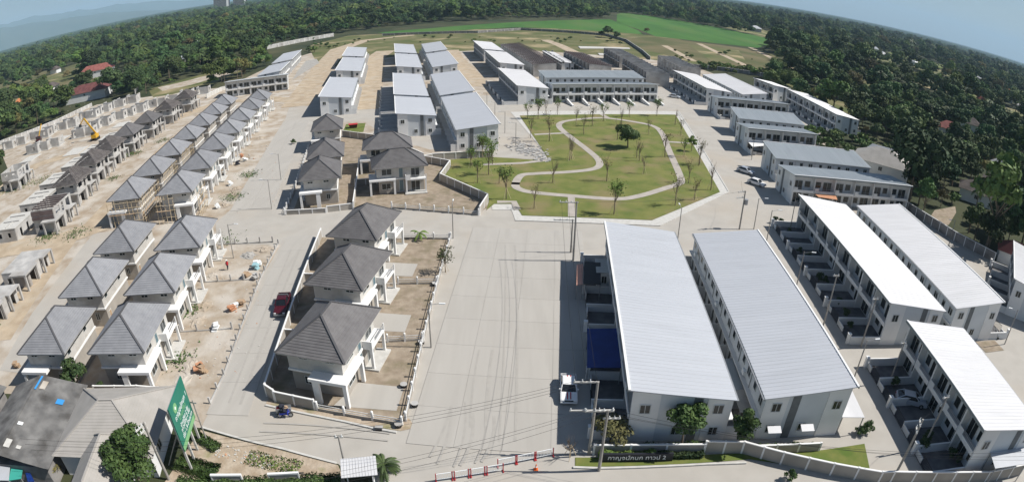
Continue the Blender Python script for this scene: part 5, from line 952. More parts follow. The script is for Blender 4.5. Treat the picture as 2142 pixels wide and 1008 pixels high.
# ================================================================== site clutter
def heap(px, r, h, m, label, seed, grp=None, name='sand_heap', cat='heap'):
    rg = np.random.default_rng(seed); b = MB(m); n, k = 18, 6; V = [(0, 0, h)]
    for a in range(1, k + 1):
        for j in range(n):
            t = a / k; ph = 2 * PI * j / n; rr = r * t * (1 + .18 * rg.normal() * t); V.append((rr * math.cos(ph), rr * .8 * math.sin(ph), max(0, h * (1 - t) ** 1.1 + (.12 * h * rg.normal() if a < k else -.02))))
    b.v = V
    for j in range(n): b.f.append((0, 1 + j, 1 + (j + 1) % n)); b.m.append(0)
    for a in range(k - 1):
        for j in range(n): p = 1 + a * n; b.f.append((p + j, p + n + j, p + n + (j + 1) % n, p + (j + 1) % n)); b.m.append(0)
    O(name, b, None, (*G(*px), .08), rg.uniform(0, 6), label=label, cat=cat, group=grp)
hs = 'low heap of orange sand on the lots before the grey villas'
for i, (px, r, h) in enumerate([((427, 640), 1.9, .4), ((415, 672), 1.9, .4), ((447, 577), 1.7, .35), ((552, 523), 1.6, .5), ((400, 765), 2.0, .35), ((380, 800), 1.6, .3)]): heap(px, r, h, sand, hs, i, 'sand heaps')
heap((520, 535), 1.6, .4, gravel, 'grey gravel heap on the lot by the park street', 9, None, 'gravel_heap')
for i, (px, r, h) in enumerate([((495, 395), 1.6, .5), ((530, 330), 1.8, .5), ((470, 430), 1.5, .5), ((545, 290), 2, .5)]): heap(px, r, h, sand, 'low sand heap on the verge before the white porch columns', 20 + i, 'verge heaps')
for px, m, lb in [((488, 650), brickm, 'stack of orange bricks on the sandy lot of the middle grey villa'), ((493, 645), sign_white, 'white bags beside the orange brick stack on the sandy lot'), ((514, 580), wood, 'brown timber pile on the sandy lot next to the raw fence posts'), ((533, 584), cement, 'grey block pile at the side street end of the raw fence posts'), ((505, 640), wood, 'timber pile between the orange bricks and the side street'), ((540, 556), sign_white, 'white bags beside a pale cyan sheet on the sandy lot'), ((538, 562), palecyan, 'crumpled pale cyan sheet on the sandy lot by the side street'), ((450, 690), sign_white, 'white bags below the porch of the grey villa near the billboard'), ((455, 436), sign_white, 'white bags on the verge below the bamboo scaffold'), ((512, 338), sign_white, 'white bags among coloured heaps on the long street verge'), ((505, 330), brickm, 'orange tile stack on the long street verge'), ((497, 345), cloth_d, 'dark bundle on the long street verge beside white bags'), ((36, 768), wood, 'timber pile on the west lane before the grey villa'), ((425, 780), wood, 'timber pile on the lot between the billboard and grey villa'), ((417, 776), brickm, 'orange brick stack beside the timber pile near the billboard'), ((482, 388), sign_white, 'white bags on the verge near the second white porch'), ((470, 365), kerbm, 'pale block stack on the verge near the third white porch')]:
    r = E('material_stack', (*G(*px), .08), random.uniform(0, 3), label=lb, cat='stack')
    for k in range(5): w, l = random.uniform(.3, .6), random.uniform(.2, .45); O('bundle', MB(m).box(-w, -l, 0, w, l, .2), r, (random.uniform(-.3, .3), random.uniform(-.3, .3), k * .18), random.uniform(-.3, .3))
rub = MB(cement)
for k in range(260):
    t = random.random(); p = G(1070 + 70 * t + random.uniform(-14, 14), 300 + 30 * t + random.uniform(-12, 12)); s = random.uniform(.1, .42); z = random.uniform(.02, .2)
    rub.hexa([(p[0] + sx * s * random.uniform(.6, 1), p[1] + sy * s * random.uniform(.5, 1), z + sz * s * .5) for sz in (0, 1) for sx, sy in ((-1, -1), (1, -1), (1, 1), (-1, 1))])
O('rubble', rub, label='broken concrete rubble in the bay beside the park lawn', cat='rubble', kind='stuff')
deb = MB(kerbm); deb2 = MB(brickm)
for k in range(900):
    px = random.choice([(random.uniform(440, 560), random.uniform(300, 450)), (random.uniform(380, 560), random.uniform(520, 800)), (random.uniform(0, 320), random.uniform(220, 480)), (random.uniform(0, 400), random.uniform(200, 470)), (random.uniform(60, 360), random.uniform(210, 330)), (lambda q: (q, 925 + (q - 440) * .22 + random.uniform(0, 30)))(random.uniform(440, 620)), (random.uniform(560, 600), random.uniform(340, 430))])
    p = G(*px); s = random.uniform(.03, .12) * (1.8 if px[1] < 340 else 1); (deb if random.random() < .9 else deb2).hexa([(p[0] + sx * s * random.uniform(.6, 1), p[1] + sy * s * random.uniform(.5, 1), .07 + sz * s * .8) for sz in (0, 1) for sx, sy in ((-1, -1), (1, -1), (1, 1), (-1, 1))])
O('debris', deb, label='pale scraps of concrete and bags strewn on the sandy site', cat='debris', kind='stuff'); O('debris', deb2, label='scraps of orange brick strewn on the sandy site', cat='debris', kind='stuff')
for i, px in enumerate([(834, 893), (868, 850), (845, 810), (882, 720), (910, 598)]): put('water_tub', [('tub', MB(darkm).tube((0, 0, 0), (0, 0, .4), .34, .4, 10).mesh('tub')), ('rim', MB(cement).tube((0, 0, .4), (0, 0, .44), .42, .42, 10).mesh('rim'))], (*G(*px), .1), label='dark tub standing at the boulevard fence of the three villas', cat='tub', group='tubs at the fence')
put('drain_box', [('box', MB(darkm).box(-.35, -.3, 0, .35, .3, .3).mesh('box')), ('lid', MB(cement).box(-.42, -.1, .3, .42, .3, .36).mesh('lid'))], (*G(793, 899), .06), 0, label='open dark drain box at the kerb below the garden fence', cat='drain')
put('bench', [('seat', MB(galv).box(-.9, -.3, .42, .9, .3, .5).mesh('seat')), ('backrest', MB(galv).box(-.9, .25, .5, .9, .33, 1.05).mesh('backrest')), ('leg', MB(darkm).box(-.8, -.25, 0, -.7, .25, .42).mesh('leg')), ('leg', MB(darkm).box(.7, -.25, 0, .8, .25, .42).mesh('leg'))], (*G(2084, 705), .06), rad(60), label='grey bench beside the white terrace end and brown flower bed', cat='bench')
sheet('flower_bed', GP([(2040, 715), (2062, 738), (2100, 733), (2080, 712)]), .09, dirt)
P = [('body', MB(yellowp).box(-1.1, -1.6, .9, 1.1, 1.4, 2.2).mesh('body')), ('cab', MB(carglass).box(-1.0, -1.5, 2.2, .1, -.1, 3.1).mesh('cab')), ('track', MB(darkm).box(-1.3, -2, 0, -.8, 2, .9).mesh('track')), ('track', MB(darkm).box(.8, -2, 0, 1.3, 2, .9).mesh('track')), ('boom', MB(yellowp).beam((.4, .8, 2.0), (-4.2, .8, 8.5), .4, .55).mesh('boom')), ('arm', MB(yellowp).beam((-4.2, .8, 8.5), (-6.2, .8, 6.5), .3, .35).mesh('arm')), ('bucket', MB(darkm).hexa([(-6.8, .3, 5.6), (-5.9, .3, 5.6), (-5.9, 1.3, 5.6), (-6.8, 1.3, 5.6), (-6.6, .3, 6.6), (-6.0, .3, 6.6), (-6.0, 1.3, 6.6), (-6.6, 1.3, 6.6)]).mesh('bucket'))]
put('excavator', P, (*G(200, 293), .06), rad(15), label='yellow machine with raised boom among the precast shells', cat='excavator')
P = [('body', MB(redp).box(-1.1, -1.2, .7, 1.1, 3, 1.3).mesh('body')), ('cab', MB(redp).box(-1.1, -2.6, .7, 1.1, -1.3, 2.4).mesh('cab')), ('windscreen', MB(carglass).box(-.95, -2.64, 1.5, .95, -2.58, 2.2).mesh('windscreen')), ('jib', MB(yellowp).beam((0, 0, 1.5), (2.0, 2.5, 6.5), .3).mesh('jib'))] + [('wheel', MB(rubber).wheel((0, 0, 0), .5, .3).mesh('wheel'), (s * 1.0, y, .5)) for s in (-1, 1) for y in (-1.9, 2.0)]
put('crane_truck', P, (*G(82, 296), .06), rad(40), label='red lorry with a small jib beside the first precast shells', cat='lorry')
put('skip', [('bin', MB(redp).hexa([(-1, -.7, 0), (1, -.7, 0), (1, .7, 0), (-1, .7, 0), (-1.3, -.9, 1.1), (1.3, -.9, 1.1), (1.3, .9, 1.1), (-1.3, .9, 1.1)]).mesh('bin')), ('lip', MB(cloth_r).box(-1.35, -.95, 1.1, 1.35, .95, 1.16).mesh('lip'))], (*G(739, 268), .08), .3, label='bright red bin on the lane above the small villas', cat='bin')

# scattered small houses and clearings in the surrounding wood
HTM = {}
for nm, tm in (('rust red', redtile), ('white', metal_w), ('dark brown', browntile), ('orange', orangetile), ('pale grey', metal_l)):
    HTM[nm] = [('wall', MB(wallw).box(-3.2, -4.2, 0, 3.2, 4.2, 3.4).mesh('wall')), ('roof', hip_roof(tm, 4.0, 5.0, 3.4, 5.8, 2.0, 6, .03))]
HX = []; rg = np.random.default_rng(77)
for i in range(95):
    az = rad(rg.uniform(-58, 58)); d = 330 * (2300 / 330) ** rg.random(); x, y = d * math.sin(az), d * math.cos(az)
    if -260 < x < 330 and y < 1000 and not (x > 140 and y < 330): continue
    nm = ['rust red', 'white', 'dark brown', 'orange', 'pale grey', 'white', 'dark brown'][rg.integers(0, 7)]; sd = 'western' if x < 0 else 'eastern'; sz = rg.uniform(.8, 1.3) * (1 + d / 5000)
    put('small_house', HTM[nm], (x, y, .02), rg.uniform(0, 3), scale=sz, label='small ' + nm + ' roofed house half hidden in the ' + sd + ' wood', cat='house', group=nm + ' roofs in the ' + sd + ' wood'); HX.append((x, y, 5.5 * sz))
CLR = []
for i in range(52):
    az = rad(rg.choice([-1, 1]) * rg.uniform(14, 57)); d = 380 * (2600 / 380) ** rg.random(); x, y = d * math.sin(az), d * math.cos(az)
    if -280 < x < 340 and y < 1050: continue
    a, b = rg.uniform(25, 60) * (d / 700) ** .5, rg.uniform(45, 110) * (d / 700) ** .5; P = []
    for k in range(14): t = 2 * PI * k / 14; u, v = a * math.cos(t) * rg.uniform(.7, 1.2), b * math.sin(t) * rg.uniform(.7, 1.2); P.append((x + u * math.cos(az) + v * math.sin(az), y - u * math.sin(az) + v * math.cos(az)))
    CLR.append(P); sheet('clearing', P, .03 + .001 * i, [wastegrass, fieldm, grassg, wastegrass][i % 4])

# ================================================================== vegetation
def leaf_mesh(name, P, Nn, size, m, rng, aspect=.6):
    n = len(P); r = rng.normal(size=(n, 3)); nn = Nn + .5 * r; nn /= np.linalg.norm(nn, axis=1)[:, None]
    a = np.cross(nn, rng.normal(size=(n, 3))); a /= np.linalg.norm(a, axis=1)[:, None]; b = np.cross(nn, a)
    s = (size * rng.uniform(.6, 1.3, n))[:, None]; a = a * s; b = b * s * aspect
    V = np.stack([P - a, P - b * .9, P + a, P + b * .9], 1).reshape(-1, 3).astype(np.float32)
    me = bpy.data.meshes.new(name); me.vertices.add(4 * n); me.vertices.foreach_set('co', V.ravel()); me.loops.add(4 * n); me.loops.foreach_set('vertex_index', np.arange(4 * n, dtype=np.int32))
    me.polygons.add(n); me.polygons.foreach_set('loop_start', np.arange(0, 4 * n, 4, dtype=np.int32)); me.polygons.foreach_set('loop_total', np.full(n, 4, dtype=np.int32)); me.materials.append(m); me.update(calc_edges=True); return me
def lobes_points(rng, n, lobes, fill=.35):
    w = np.array([l[3] ** 2 for l in lobes]); k = rng.choice(len(lobes), n, p=w / w.sum()); L = np.array(lobes)[k]
    d = rng.normal(size=(n, 3)); d /= np.linalg.norm(d, axis=1)[:, None]; d[:, 2] = np.where(d[:, 2] < -.35, -d[:, 2], d[:, 2])
    rr = L[:, 3] * np.where(rng.random(n) < fill, rng.uniform(.3, .9, n), rng.uniform(.85, 1.08, n))
    return L[:, :3] + d * rr[:, None] * np.array([1, 1, .85]), d
def crown_lobes(rng, w, h0, h1, n):
    out = [(0, 0, (h0 + h1) / 2, w * .55)]
    for i in range(n): a = 2 * PI * i / n + rng.uniform(-.4, .4); r = w * rng.uniform(.35, .68); out.append((r * math.cos(a), r * math.sin(a), h0 + (h1 - h0) * rng.uniform(.25, .85), w * rng.uniform(.26, .46)))
    out.append((w * rng.uniform(-.2, .2), w * rng.uniform(-.2, .2), h1 - w * .3, w * .36)); return out
def trunk_mesh(rng, h, w, r=.16, limbs=6, m=bark):
    b = MB(m); top = Vector((rng.uniform(-.2, .2), rng.uniform(-.2, .2), h * .5)); b.tube((0, 0, 0), top * .5, r, r * .8, 7); b.tube(top * .5, top, r * .8, r * .6, 7)
    for i in range(limbs):
        a = 2 * PI * i / limbs + rng.uniform(-.3, .3); st = top * rng.uniform(.6, 1); mid = st + Vector((math.cos(a) * w * .35, math.sin(a) * w * .35, h * .16)); en = mid + Vector((math.cos(a) * w * .3, math.sin(a) * w * .3, h * .14))
        b.tube(st, mid, r * .5, r * .32, 5, cap=False); b.tube(mid, en, r * .32, r * .12, 5, cap=False)
    return b.mesh('trunk')
def tree_kind(seed, w, h0, h1, n, size, m, lobes=8, r=.16, fill=.35):
    rng = np.random.default_rng(seed); P, d = lobes_points(rng, n, crown_lobes(rng, w, h0, h1, lobes), fill)
    return [('trunk', trunk_mesh(rng, h1, w, r)), ('crown', leaf_mesh('crown', P, d, size, m, rng))]
def palm_kind(seed, h, fronds=15, fl=2.6, m=palmleaf):
    rng = np.random.default_rng(seed); t = MB(bark); p = Vector((0, 0, 0)); lean = Vector((rng.uniform(-.1, .1), rng.uniform(-.1, .1), 1))
    for k in range(5): q = p + lean * h / 5; t.tube(p, q, .17 - .015 * k, .155 - .015 * k, 7, cap=False); p = q
    b = MB(m)
    for i in range(fronds):
        a = 2 * PI * i / fronds + rng.uniform(-.2, .2); el = rng.uniform(.1, 1.1); d = Vector((math.cos(a), math.sin(a), 0)); c = p.copy(); v = d * math.cos(el) + Vector((0, 0, math.sin(el))); sd = Vector((-d.y, d.x, 0)); n = 7
        for k in range(n):
            c2 = c + v * fl / n; v = (v - Vector((0, 0, .24))).normalized(); w = fl * .2 * math.sin(PI * (k + .7) / (n + .7))
            for s in (-1, 1): e = c.lerp(c2, .5) + sd * s * w - Vector((0, 0, w * .5)) + v * .15; b.tri(c, c2, e); b.tri(c.lerp(c2, .5), c2 + v * .1, e + v * fl / n * .6)
            c = c2
    return [('trunk', t.mesh('trunk')), ('crown', b.mesh('crown'))]
FAR = [tree_kind(1, 3.6, 2.2, 7.0, 1500, .38, leaf_d, 8), tree_kind(2, 4.3, 2.4, 8.2, 1700, .42, leaf_d, 9), tree_kind(3, 3.2, 2.4, 8.6, 1400, .37, leaf, 7), tree_kind(4, 4.0, 1.6, 6.2, 1500, .4, leaf, 9), tree_kind(5, 3.4, 2.0, 6.4, 1000, .34, leaf_y, 8, fill=.5), palm_kind(6, 8.5), palm_kind(7, 7.2, 14, 2.9), tree_kind(8, 2.2, .4, 2.6, 260, .45, leaf, 6)]
FNAME = ['broadleaf_tree', 'broadleaf_tree', 'broadleaf_tree', 'broadleaf_tree', 'dry_tree', 'palm_tree', 'palm_tree', 'bush']
FLOOK = ['dense dark round-crowned tree', 'broad dark spreading tree', 'tall mid green tree', 'wide mid green tree', 'sparse olive brown tree', 'tall feathery palm', 'feathery palm with long fronds', 'low round green bush']
HULL = [(130, 15), (112, 55), (118, 75), (103, 85), (97, 95), (95, 106), (93, 120), (95, 150), (95, 178), (111, 182), (126, 182), (130, 240), (118, 262), (125, 285), (182, 378), (215, 505), (262, 570), (292, 656), (170, 962), (134, 872), (117, 765), (0, 690), (-128, 572), (-160, 520), (-188, 430), (-142, 330), (-138, 264), (-152, 264), (-216, 254), (-228, 183), (-170, 138), (-145, 110), (-124, 58), (-101, 33), (-75, 20), (-30, 5)]
CLEAR = CLR + [HULL, [(93, 180), (112, 186), (125, 186), (127, 168), (110, 156), (94, 148)], GP([(310, 188), (380, 168), (460, 147), (535, 122), (562, 121), (505, 150), (468, 166), (440, 180), (360, 200), (320, 206)]), GP([(2010, 282), (2028, 268), (2085, 305), (2075, 322), (2040, 302)]), GP([(1940, 455), (1955, 440), (2000, 430), (2002, 446), (1985, 472), (1958, 484)]), GP([(1800, 168), (1860, 176), (1945, 204), (1930, 214), (1850, 197), (1803, 184)]), GP([(1640, 172), (1680, 178), (1775, 214), (1795, 247), (1760, 242), (1690, 200)])]
def inside(X, Y, poly):
    r = np.zeros(len(X), bool); n = len(poly)
    for i in range(n):
        (x0, y0), (x1, y1) = poly[i], poly[(i + 1) % n]
        c = ((y0 > Y) != (y1 > Y)); r ^= c & (X < (x1 - x0) * (Y - y0) / ((y1 - y0) if y1 != y0 else 1e-9) + x0)
    return r
HS = np.array([[*G(*f[0], 3.5), max(f[2], f[3]) + 2.0] for f in far] + [list(h) for h in HX])
def ring_points(r0, r1, sp, jit=.46):
    g = np.arange(-r1, r1, sp); X, Y = np.meshgrid(g, np.arange(0, r1, sp)); X = X.ravel() + RNG.uniform(-jit, jit, X.size) * sp; Y = Y.ravel() + RNG.uniform(-jit, jit, Y.size) * sp
    R = np.hypot(X, Y); k = (R > r0) & (R < r1) & (np.abs(np.arctan2(X, Y)) < rad(61)) & (Y > 30); X, Y = X[k], Y[k]
    for p in CLEAR: k = ~inside(X, Y, p); X, Y = X[k], Y[k]
    for hx, hy, hr in HS:
        v = np.array([hx, hy]) / math.hypot(hx, hy); t = (X - hx) * v[0] + (Y - hy) * v[1]; u = (X - hx) * v[1] - (Y - hy) * v[0]
        k = ~(((X - hx) ** 2 + (Y - hy) ** 2 < hr ** 2) | ((np.abs(u) < hr * .8) & (t < 0) & (t > -hr - 16))); X, Y = X[k], Y[k]
    f = np.sin(X * .021 + 1.3) * np.sin(Y * .017 + .4) + .6 * np.sin(X * .05 + Y * .043); k = (f > -1.05) | (RNG.random(len(X)) < .35); return X[k], Y[k]
pts = []
for r0, r1, sp, s0, s1 in ((0, 420, 6.4, .75, 1.25), (420, 1000, 8.2, .85, 1.4), (1000, 2400, 10.5, 1.0, 1.75)):
    X, Y = ring_points(r0, r1, sp); n = len(X); pts.append(np.stack([X, Y, np.clip(RNG.lognormal(math.log((s0 + s1) / 2.2), .42, n), s0 * .5, s1 * 1.9), np.ones(n)], 1))
X, Y = ring_points(2400, 9000, 34); n = len(X); pts.append(np.stack([X, Y, RNG.uniform(2.6, 4.4, n), np.full(n, .42)], 1))
pts = np.concatenate(pts); R = np.hypot(pts[:, 0], pts[:, 1])
VW = np.array([.29, .25, .17, .13, .06, .02, .01, .07]); WW = np.array([.22, .19, .16, .13, .08, .09, .07, .06])
west = pts[:, 0] < -60; var = np.where(west, RNG.choice(8, len(pts), p=WW), RNG.choice(8, len(pts), p=VW)); var[(R > 2400) & (var >= 4)] = 1
order = np.argsort(R); near = order[(pts[order, 0] != 0)]
SHORT = ['the long red roofed hall', 'the low red roof beyond the precast shells', 'the lone orange roofed house', 'the orange roofed house at the western wall', 'the smaller orange roofed house', 'the low hidden orange roof', 'the far red western house', 'the far orange roof below the hills', 'the white northern shed', 'the pale shed north of the clearing', 'the pale shed at the dry clearing', 'the small white clearing roof', 'the white building beyond the rice', 'the pale roof beyond the rice', 'the grey house at the dry fields', 'the small white shed below the grey house', 'the brown roofed eastern house', 'the eastern red roofed house', 'the long dark roof behind the red one', 'the large grey-brown hipped house', 'the big dark brown hipped roof', 'the dark brown roof beside the big one', 'the salmon pink roofed house', 'the dark red roof behind the angled terrace', 'the small red roof above the lawn', 'the far white eastern shed', 'the pale shed above the brown roofs', 'the long bright white shed', 'the far white eastern roof', 'the white roof on the eastern plain', 'the pinkish roof on the plain', 'the white roof near the horizon', 'the red roof beyond the rice']
LANDM = [(*G(*f[0], 3.5), sh) for f, sh in zip(far, SHORT)] + [(96, 100, 'the tall brown boundary wall'), (118, 205, 'the terrace against the eastern trees'), (100, 165, 'the four grey-roofed houses'), (-222, 190, 'the western boundary wall'), (-214, 240, 'the end of the precast shells'), (-150, 105, 'the dirt track bend'), (-190, 430, 'the pale far wall'), (-150, 285, 'the dry clearing edge'), (-120, 45, 'the outer concrete frames'), (120, 60, 'the angled terrace'), (185, 385, 'the dry field corner'), (270, 560, 'the rice field corner')]
def put_tree(name, parts, x, y, s, rz, label, cat, group, z=0.02):
    o = put(name, parts, (x, y, z), rz, label=label, cat=cat, group=group); o.scale = (s, s, s * random.uniform(.9, 1.12)); return o
cnt = {}; used = []; SRC = {}
for i in near:
    k = int(var[i]); nm = FNAME[k]; lim = {'broadleaf_tree': 270, 'dry_tree': 60, 'palm_tree': 90, 'bush': 60}[nm]
    if cnt.get(nm, 0) >= lim:
        if len(used) > 470: break
        continue
    x, y = pts[i, :2]; dl = min(LANDM, key=lambda q: (q[0] - x) ** 2 + (q[1] - y) ** 2)
    side = 'western' if x < -60 else ('eastern' if x > 60 else 'northern')
    o = put_tree(nm, FAR[k], x, y, pts[i, 2], RNG.uniform(0, 6.28), FLOOK[k] + ' near ' + dl[2], 'tree' if nm != 'bush' else 'bush', (nm.replace('_', ' ') + 's').replace('bushs', 'bushes') + ' of the ' + side + ' wood')
    cnt[nm] = cnt.get(nm, 0) + 1; used.append(i)
    if k not in SRC: SRC[k] = [c for c in o.children if c.name.startswith('crown')][0]
keep = np.ones(len(pts), bool); keep[used] = False; pts, var = pts[keep], var[keep]
# the rest of the wood: one object, crowns instanced on points
wm = bpy.data.meshes.new('woodland'); n = len(pts); wm.vertices.add(n); co = np.zeros((n, 3), np.float32); co[:, :2] = pts[:, :2]; wm.vertices.foreach_set('co', co.ravel())
sc = np.stack([pts[:, 2], pts[:, 2], pts[:, 2] * pts[:, 3]], 1).astype(np.float32)
at_ = wm.attributes.new('tree_scale', 'FLOAT_VECTOR', 'POINT'); at_.data.foreach_set('vector', sc.ravel())
at_ = wm.attributes.new('tree_turn', 'FLOAT', 'POINT'); at_.data.foreach_set('value', RNG.uniform(0, 6.28, n).astype(np.float32))
at_ = wm.attributes.new('tree_kind', 'INT', 'POINT'); at_.data.foreach_set('value', var.astype(np.int32))
wo = O('woodland', wm, label='dark green wood stretching over the plain to the horizon', cat='woodland', kind='stuff')
ng = bpy.data.node_groups.new('woodland', 'GeometryNodeTree'); ng.interface.new_socket('Geometry', in_out='INPUT', socket_type='NodeSocketGeometry'); ng.interface.new_socket('Geometry', in_out='OUTPUT', socket_type='NodeSocketGeometry')
gi = ng.nodes.new('NodeGroupInput'); go = ng.nodes.new('NodeGroupOutput'); jn = ng.nodes.new('GeometryNodeJoinGeometry')
def named(t, nm): a = ng.nodes.new('GeometryNodeInputNamedAttribute'); a.data_type = t; a.inputs['Name'].default_value = nm; return a.outputs['Attribute']
ts, tt, tk = named('FLOAT_VECTOR', 'tree_scale'), named('FLOAT', 'tree_turn'), named('INT', 'tree_kind')
cx_ = ng.nodes.new('ShaderNodeCombineXYZ'); ng.links.new(tt, cx_.inputs['Z'])
for k, src in SRC.items():
    oi = ng.nodes.new('GeometryNodeObjectInfo'); oi.inputs['Object'].default_value = src; oi.inputs['As Instance'].default_value = True
    cp = ng.nodes.new('FunctionNodeCompare'); cp.data_type = 'INT'; cp.operation = 'EQUAL'; ng.links.new(tk, cp.inputs[2]); cp.inputs[3].default_value = k
    ip = ng.nodes.new('GeometryNodeInstanceOnPoints'); ng.links.new(gi.outputs[0], ip.inputs['Points']); ng.links.new(cp.outputs[0], ip.inputs['Selection']); ng.links.new(oi.outputs['Geometry'], ip.inputs['Instance']); ng.links.new(cx_.outputs[0], ip.inputs['Rotation']); ng.links.new(ts, ip.inputs['Scale']); ng.links.new(ip.outputs[0], jn.inputs[0])
ng.links.new(jn.outputs[0], go.inputs[0]); md = wo.modifiers.new('woodland', 'NODES'); md.node_group = ng

# garden and park trees
def young(seed, leaves, m, h=4.2):
    rng = np.random.default_rng(seed); b = MB(bark); b.tube((0, 0, 0), (0.05, 0, h * .55), .07, .05, 6); tips = []
    for i in range(11):
        a = rng.uniform(0, 6.28); z0 = h * rng.uniform(.3, .58); r = rng.uniform(.35, .9); e = Vector((r * math.cos(a), r * math.sin(a), z0 + h * rng.uniform(.2, .45))); b.tube((0.03, 0, z0), e, .03, .012, 4, cap=False); tips.append(e)
        for _ in range(3): e2 = e + Vector(rng.uniform(-.4, .4, 3)); e2.z = e.z + abs(e2.z - e.z) + .1; b.tube(e.lerp(Vector((0.03, 0, z0)), .4), e2, .014, .006, 3, cap=False); tips.append(e2)
    P = [('trunk', b.mesh('trunk'))]
    for i in range(3): a = 2.1 * i; P.append(('stake', MB(bamboo).tube((.6 * math.cos(a), .6 * math.sin(a), 0), (.04, 0, 1.6), .025, .025, 4).mesh('stake')))
    if leaves:
        T = np.array([tuple(t) for t in tips]); q = T[rng.integers(0, len(T), leaves)] + rng.normal(size=(leaves, 3)) * .22; P.append(('crown', leaf_mesh('crown', q, rng.normal(size=(leaves, 3)), .13, m, rng)))
    return P
YG = [young(11, 0, leaf), young(12, 90, leaf_y, 4.6), young(13, 260, leaf_b, 4.0), young(14, 420, leaf_b, 4.4)]
YL = ['bare young staked tree on the park lawn', 'thin staked tree with few olive leaves on the park lawn', 'young staked tree with a light green crown on the park lawn', 'bright green young tree on the park lawn']
for px, k in [((1103.6, 249), 2), ((1125.5, 250), 3), ((1142, 243), 1), ((1166, 241), 2), ((1238.6, 265), 1), ((1220, 283), 1), ((1262, 255), 2), ((1149, 297), 1), ((1194.7, 334), 0), ((1291.5, 293.5), 0), ((1316, 246), 2), ((1356.6, 283.4), 1), ((1373.5, 244), 3), ((1412, 263), 0), ((1424, 285), 1), ((1331, 332), 0), ((1463, 346), 1), ((1156, 384), 0), ((1269, 380.6), 1), ((1191, 337), 0), ((1346.5, 365), 0), ((1337, 338), 0), ((1461, 348.5), 1), ((1486.5, 399), 0), ((1284, 450), 3), ((1412, 431), 1), ((1117, 438), 1), ((1044, 385.7), 0), ((999, 384), 2), ((1022, 367), 2), ((1059, 418), 3), ((1009.5, 330), 3), ((1300, 262), 0), ((1205, 262), 1), ((1390, 330), 1), ((985, 352), 3), ((1030, 345), 3), ((1440, 385), 1), ((1430, 330), 2), ((1452, 420), 1), ((1110, 290), 1)]:
    x, y = G(*px); put_tree('young_tree', YG[k], x, y, random.uniform(1.1, 1.6), random.uniform(0, 6), YL[k], 'tree', ['bare young park trees', 'thin young park trees', 'light green young park trees', 'bright green young park trees'][k], .16)
NEAR = dict(big=tree_kind(21, 3.7, 2.0, 7.6, 5200, .24, leaf_n, 10, .22), park=tree_kind(22, 3.0, 1.3, 5.0, 3000, .22, leaf_n, 9, .16), round_=tree_kind(23, 2.2, 1.0, 4.4, 2200, .19, leaf_nd, 7, .12), street=tree_kind(24, 2.1, 1.4, 5.2, 2200, .2, leaf_n, 8, .12), olive=tree_kind(25, 2.3, .6, 3.6, 1700, .19, leaf_y, 8, .1), column=tree_kind(26, 1.35, .8, 4.6, 1500, .18, leaf_n, 7, .1), shrub=tree_kind(27, .8, .1, 1.3, 420, .13, leaf_n, 6, .05), shrub_d=tree_kind(28, .7, .1, 1.4, 420, .13, leaf_nd, 6, .05), light=tree_kind(29, 1.6, 1.5, 4.6, 900, .2, leaf_b, 8, .09), bare=young(31, 0, leaf, 2.4), banana=palm_kind(33, 1.1, 8, 1.7, leaf_b), cycad=palm_kind(34, 1.0, 18, 1.6, palmleaf), gard=young(35, 420, leaf, 3.4))
for k, px, lb, nm, s, h in [('big', (272, 968), 'large leafy tree in front of the pale brown hipped house', 'garden_tree', 1.0, 3.6), ('round_', (155, 792), 'round dark tree between the weathered sheet roof and the grey villas', 'garden_tree', 1.05, 2.4), ('park', (1313, 310), 'dense dark round tree in the middle of the park', 'park_tree', 1.25, 0), ('light', (1446, 318), 'bright bushy tree at the east edge of the park', 'park_tree', 1.0, 0), ('olive', (1276, 925), 'olive coloured bush behind the power pole and lettering', 'garden_tree', 1.0, 0), ('street', (1424, 938), 'leafy tree before the boulevard terrace end wall', 'garden_tree', 1.1, 0), ('column', (1540, 938), 'narrow leafy tree between the two light grey terraces', 'garden_tree', 1.15, 0), ('bare', (1192, 956), 'leafless grey shrub by the end of the barriers', 'shrub', 1.1, 0), ('gard', (932, 570), 'small leafy tree behind the boulevard fence near the park street', 'garden_tree', 1.05, 0), ('banana', (878, 502), 'small banana plant inside the park street fence', 'banana_plant', 1.0, 0), ('cycad', (808, 990), 'spiky palm beside the guard booth', 'palm_tree', 1.15, 0), ('light', (1010, 318), 'bright slim tree before the broad lit gable', 'garden_tree', .8, 0), ('round_', (215, 822), 'small bushy tree behind the garden wall of the big house', 'garden_tree', .35, 0), ('street', (1762, 362), 'rounded tree beside the grey-brown hipped house', 'garden_tree', 1.3, 0), ('shrub', (1650, 1004), 'small green shrub on the road outside the boundary wall', 'shrub', 1.0, 0), ('shrub', (1810, 905), 'leafy shrub at the lawn corner by the white carport', 'shrub', 1.2, 0), ('shrub', (1795, 908), 'low shrub beside the path under the white carport', 'shrub', .9, 0), ('light', (100, 990), 'yellow flowering bush under the teal sheet', 'garden_tree', .55, 0), ('shrub', (614, 302), 'dark shrub standing on the long street verge', 'shrub', 1.2, 0), ('olive', (118, 1000), 'olive bush at the foot of the weathered roof', 'garden_tree', .6, 0)]:
    x, y = G(*px, h); put_tree(nm, NEAR[k], x, y, s, random.uniform(0, 6), lb, 'tree' if 'tree' in nm else ('plant' if 'banana' in nm else 'shrub'), None, .05)
SL = 'dark potted shrub in the shaded front yards of the white-roofed terraces'
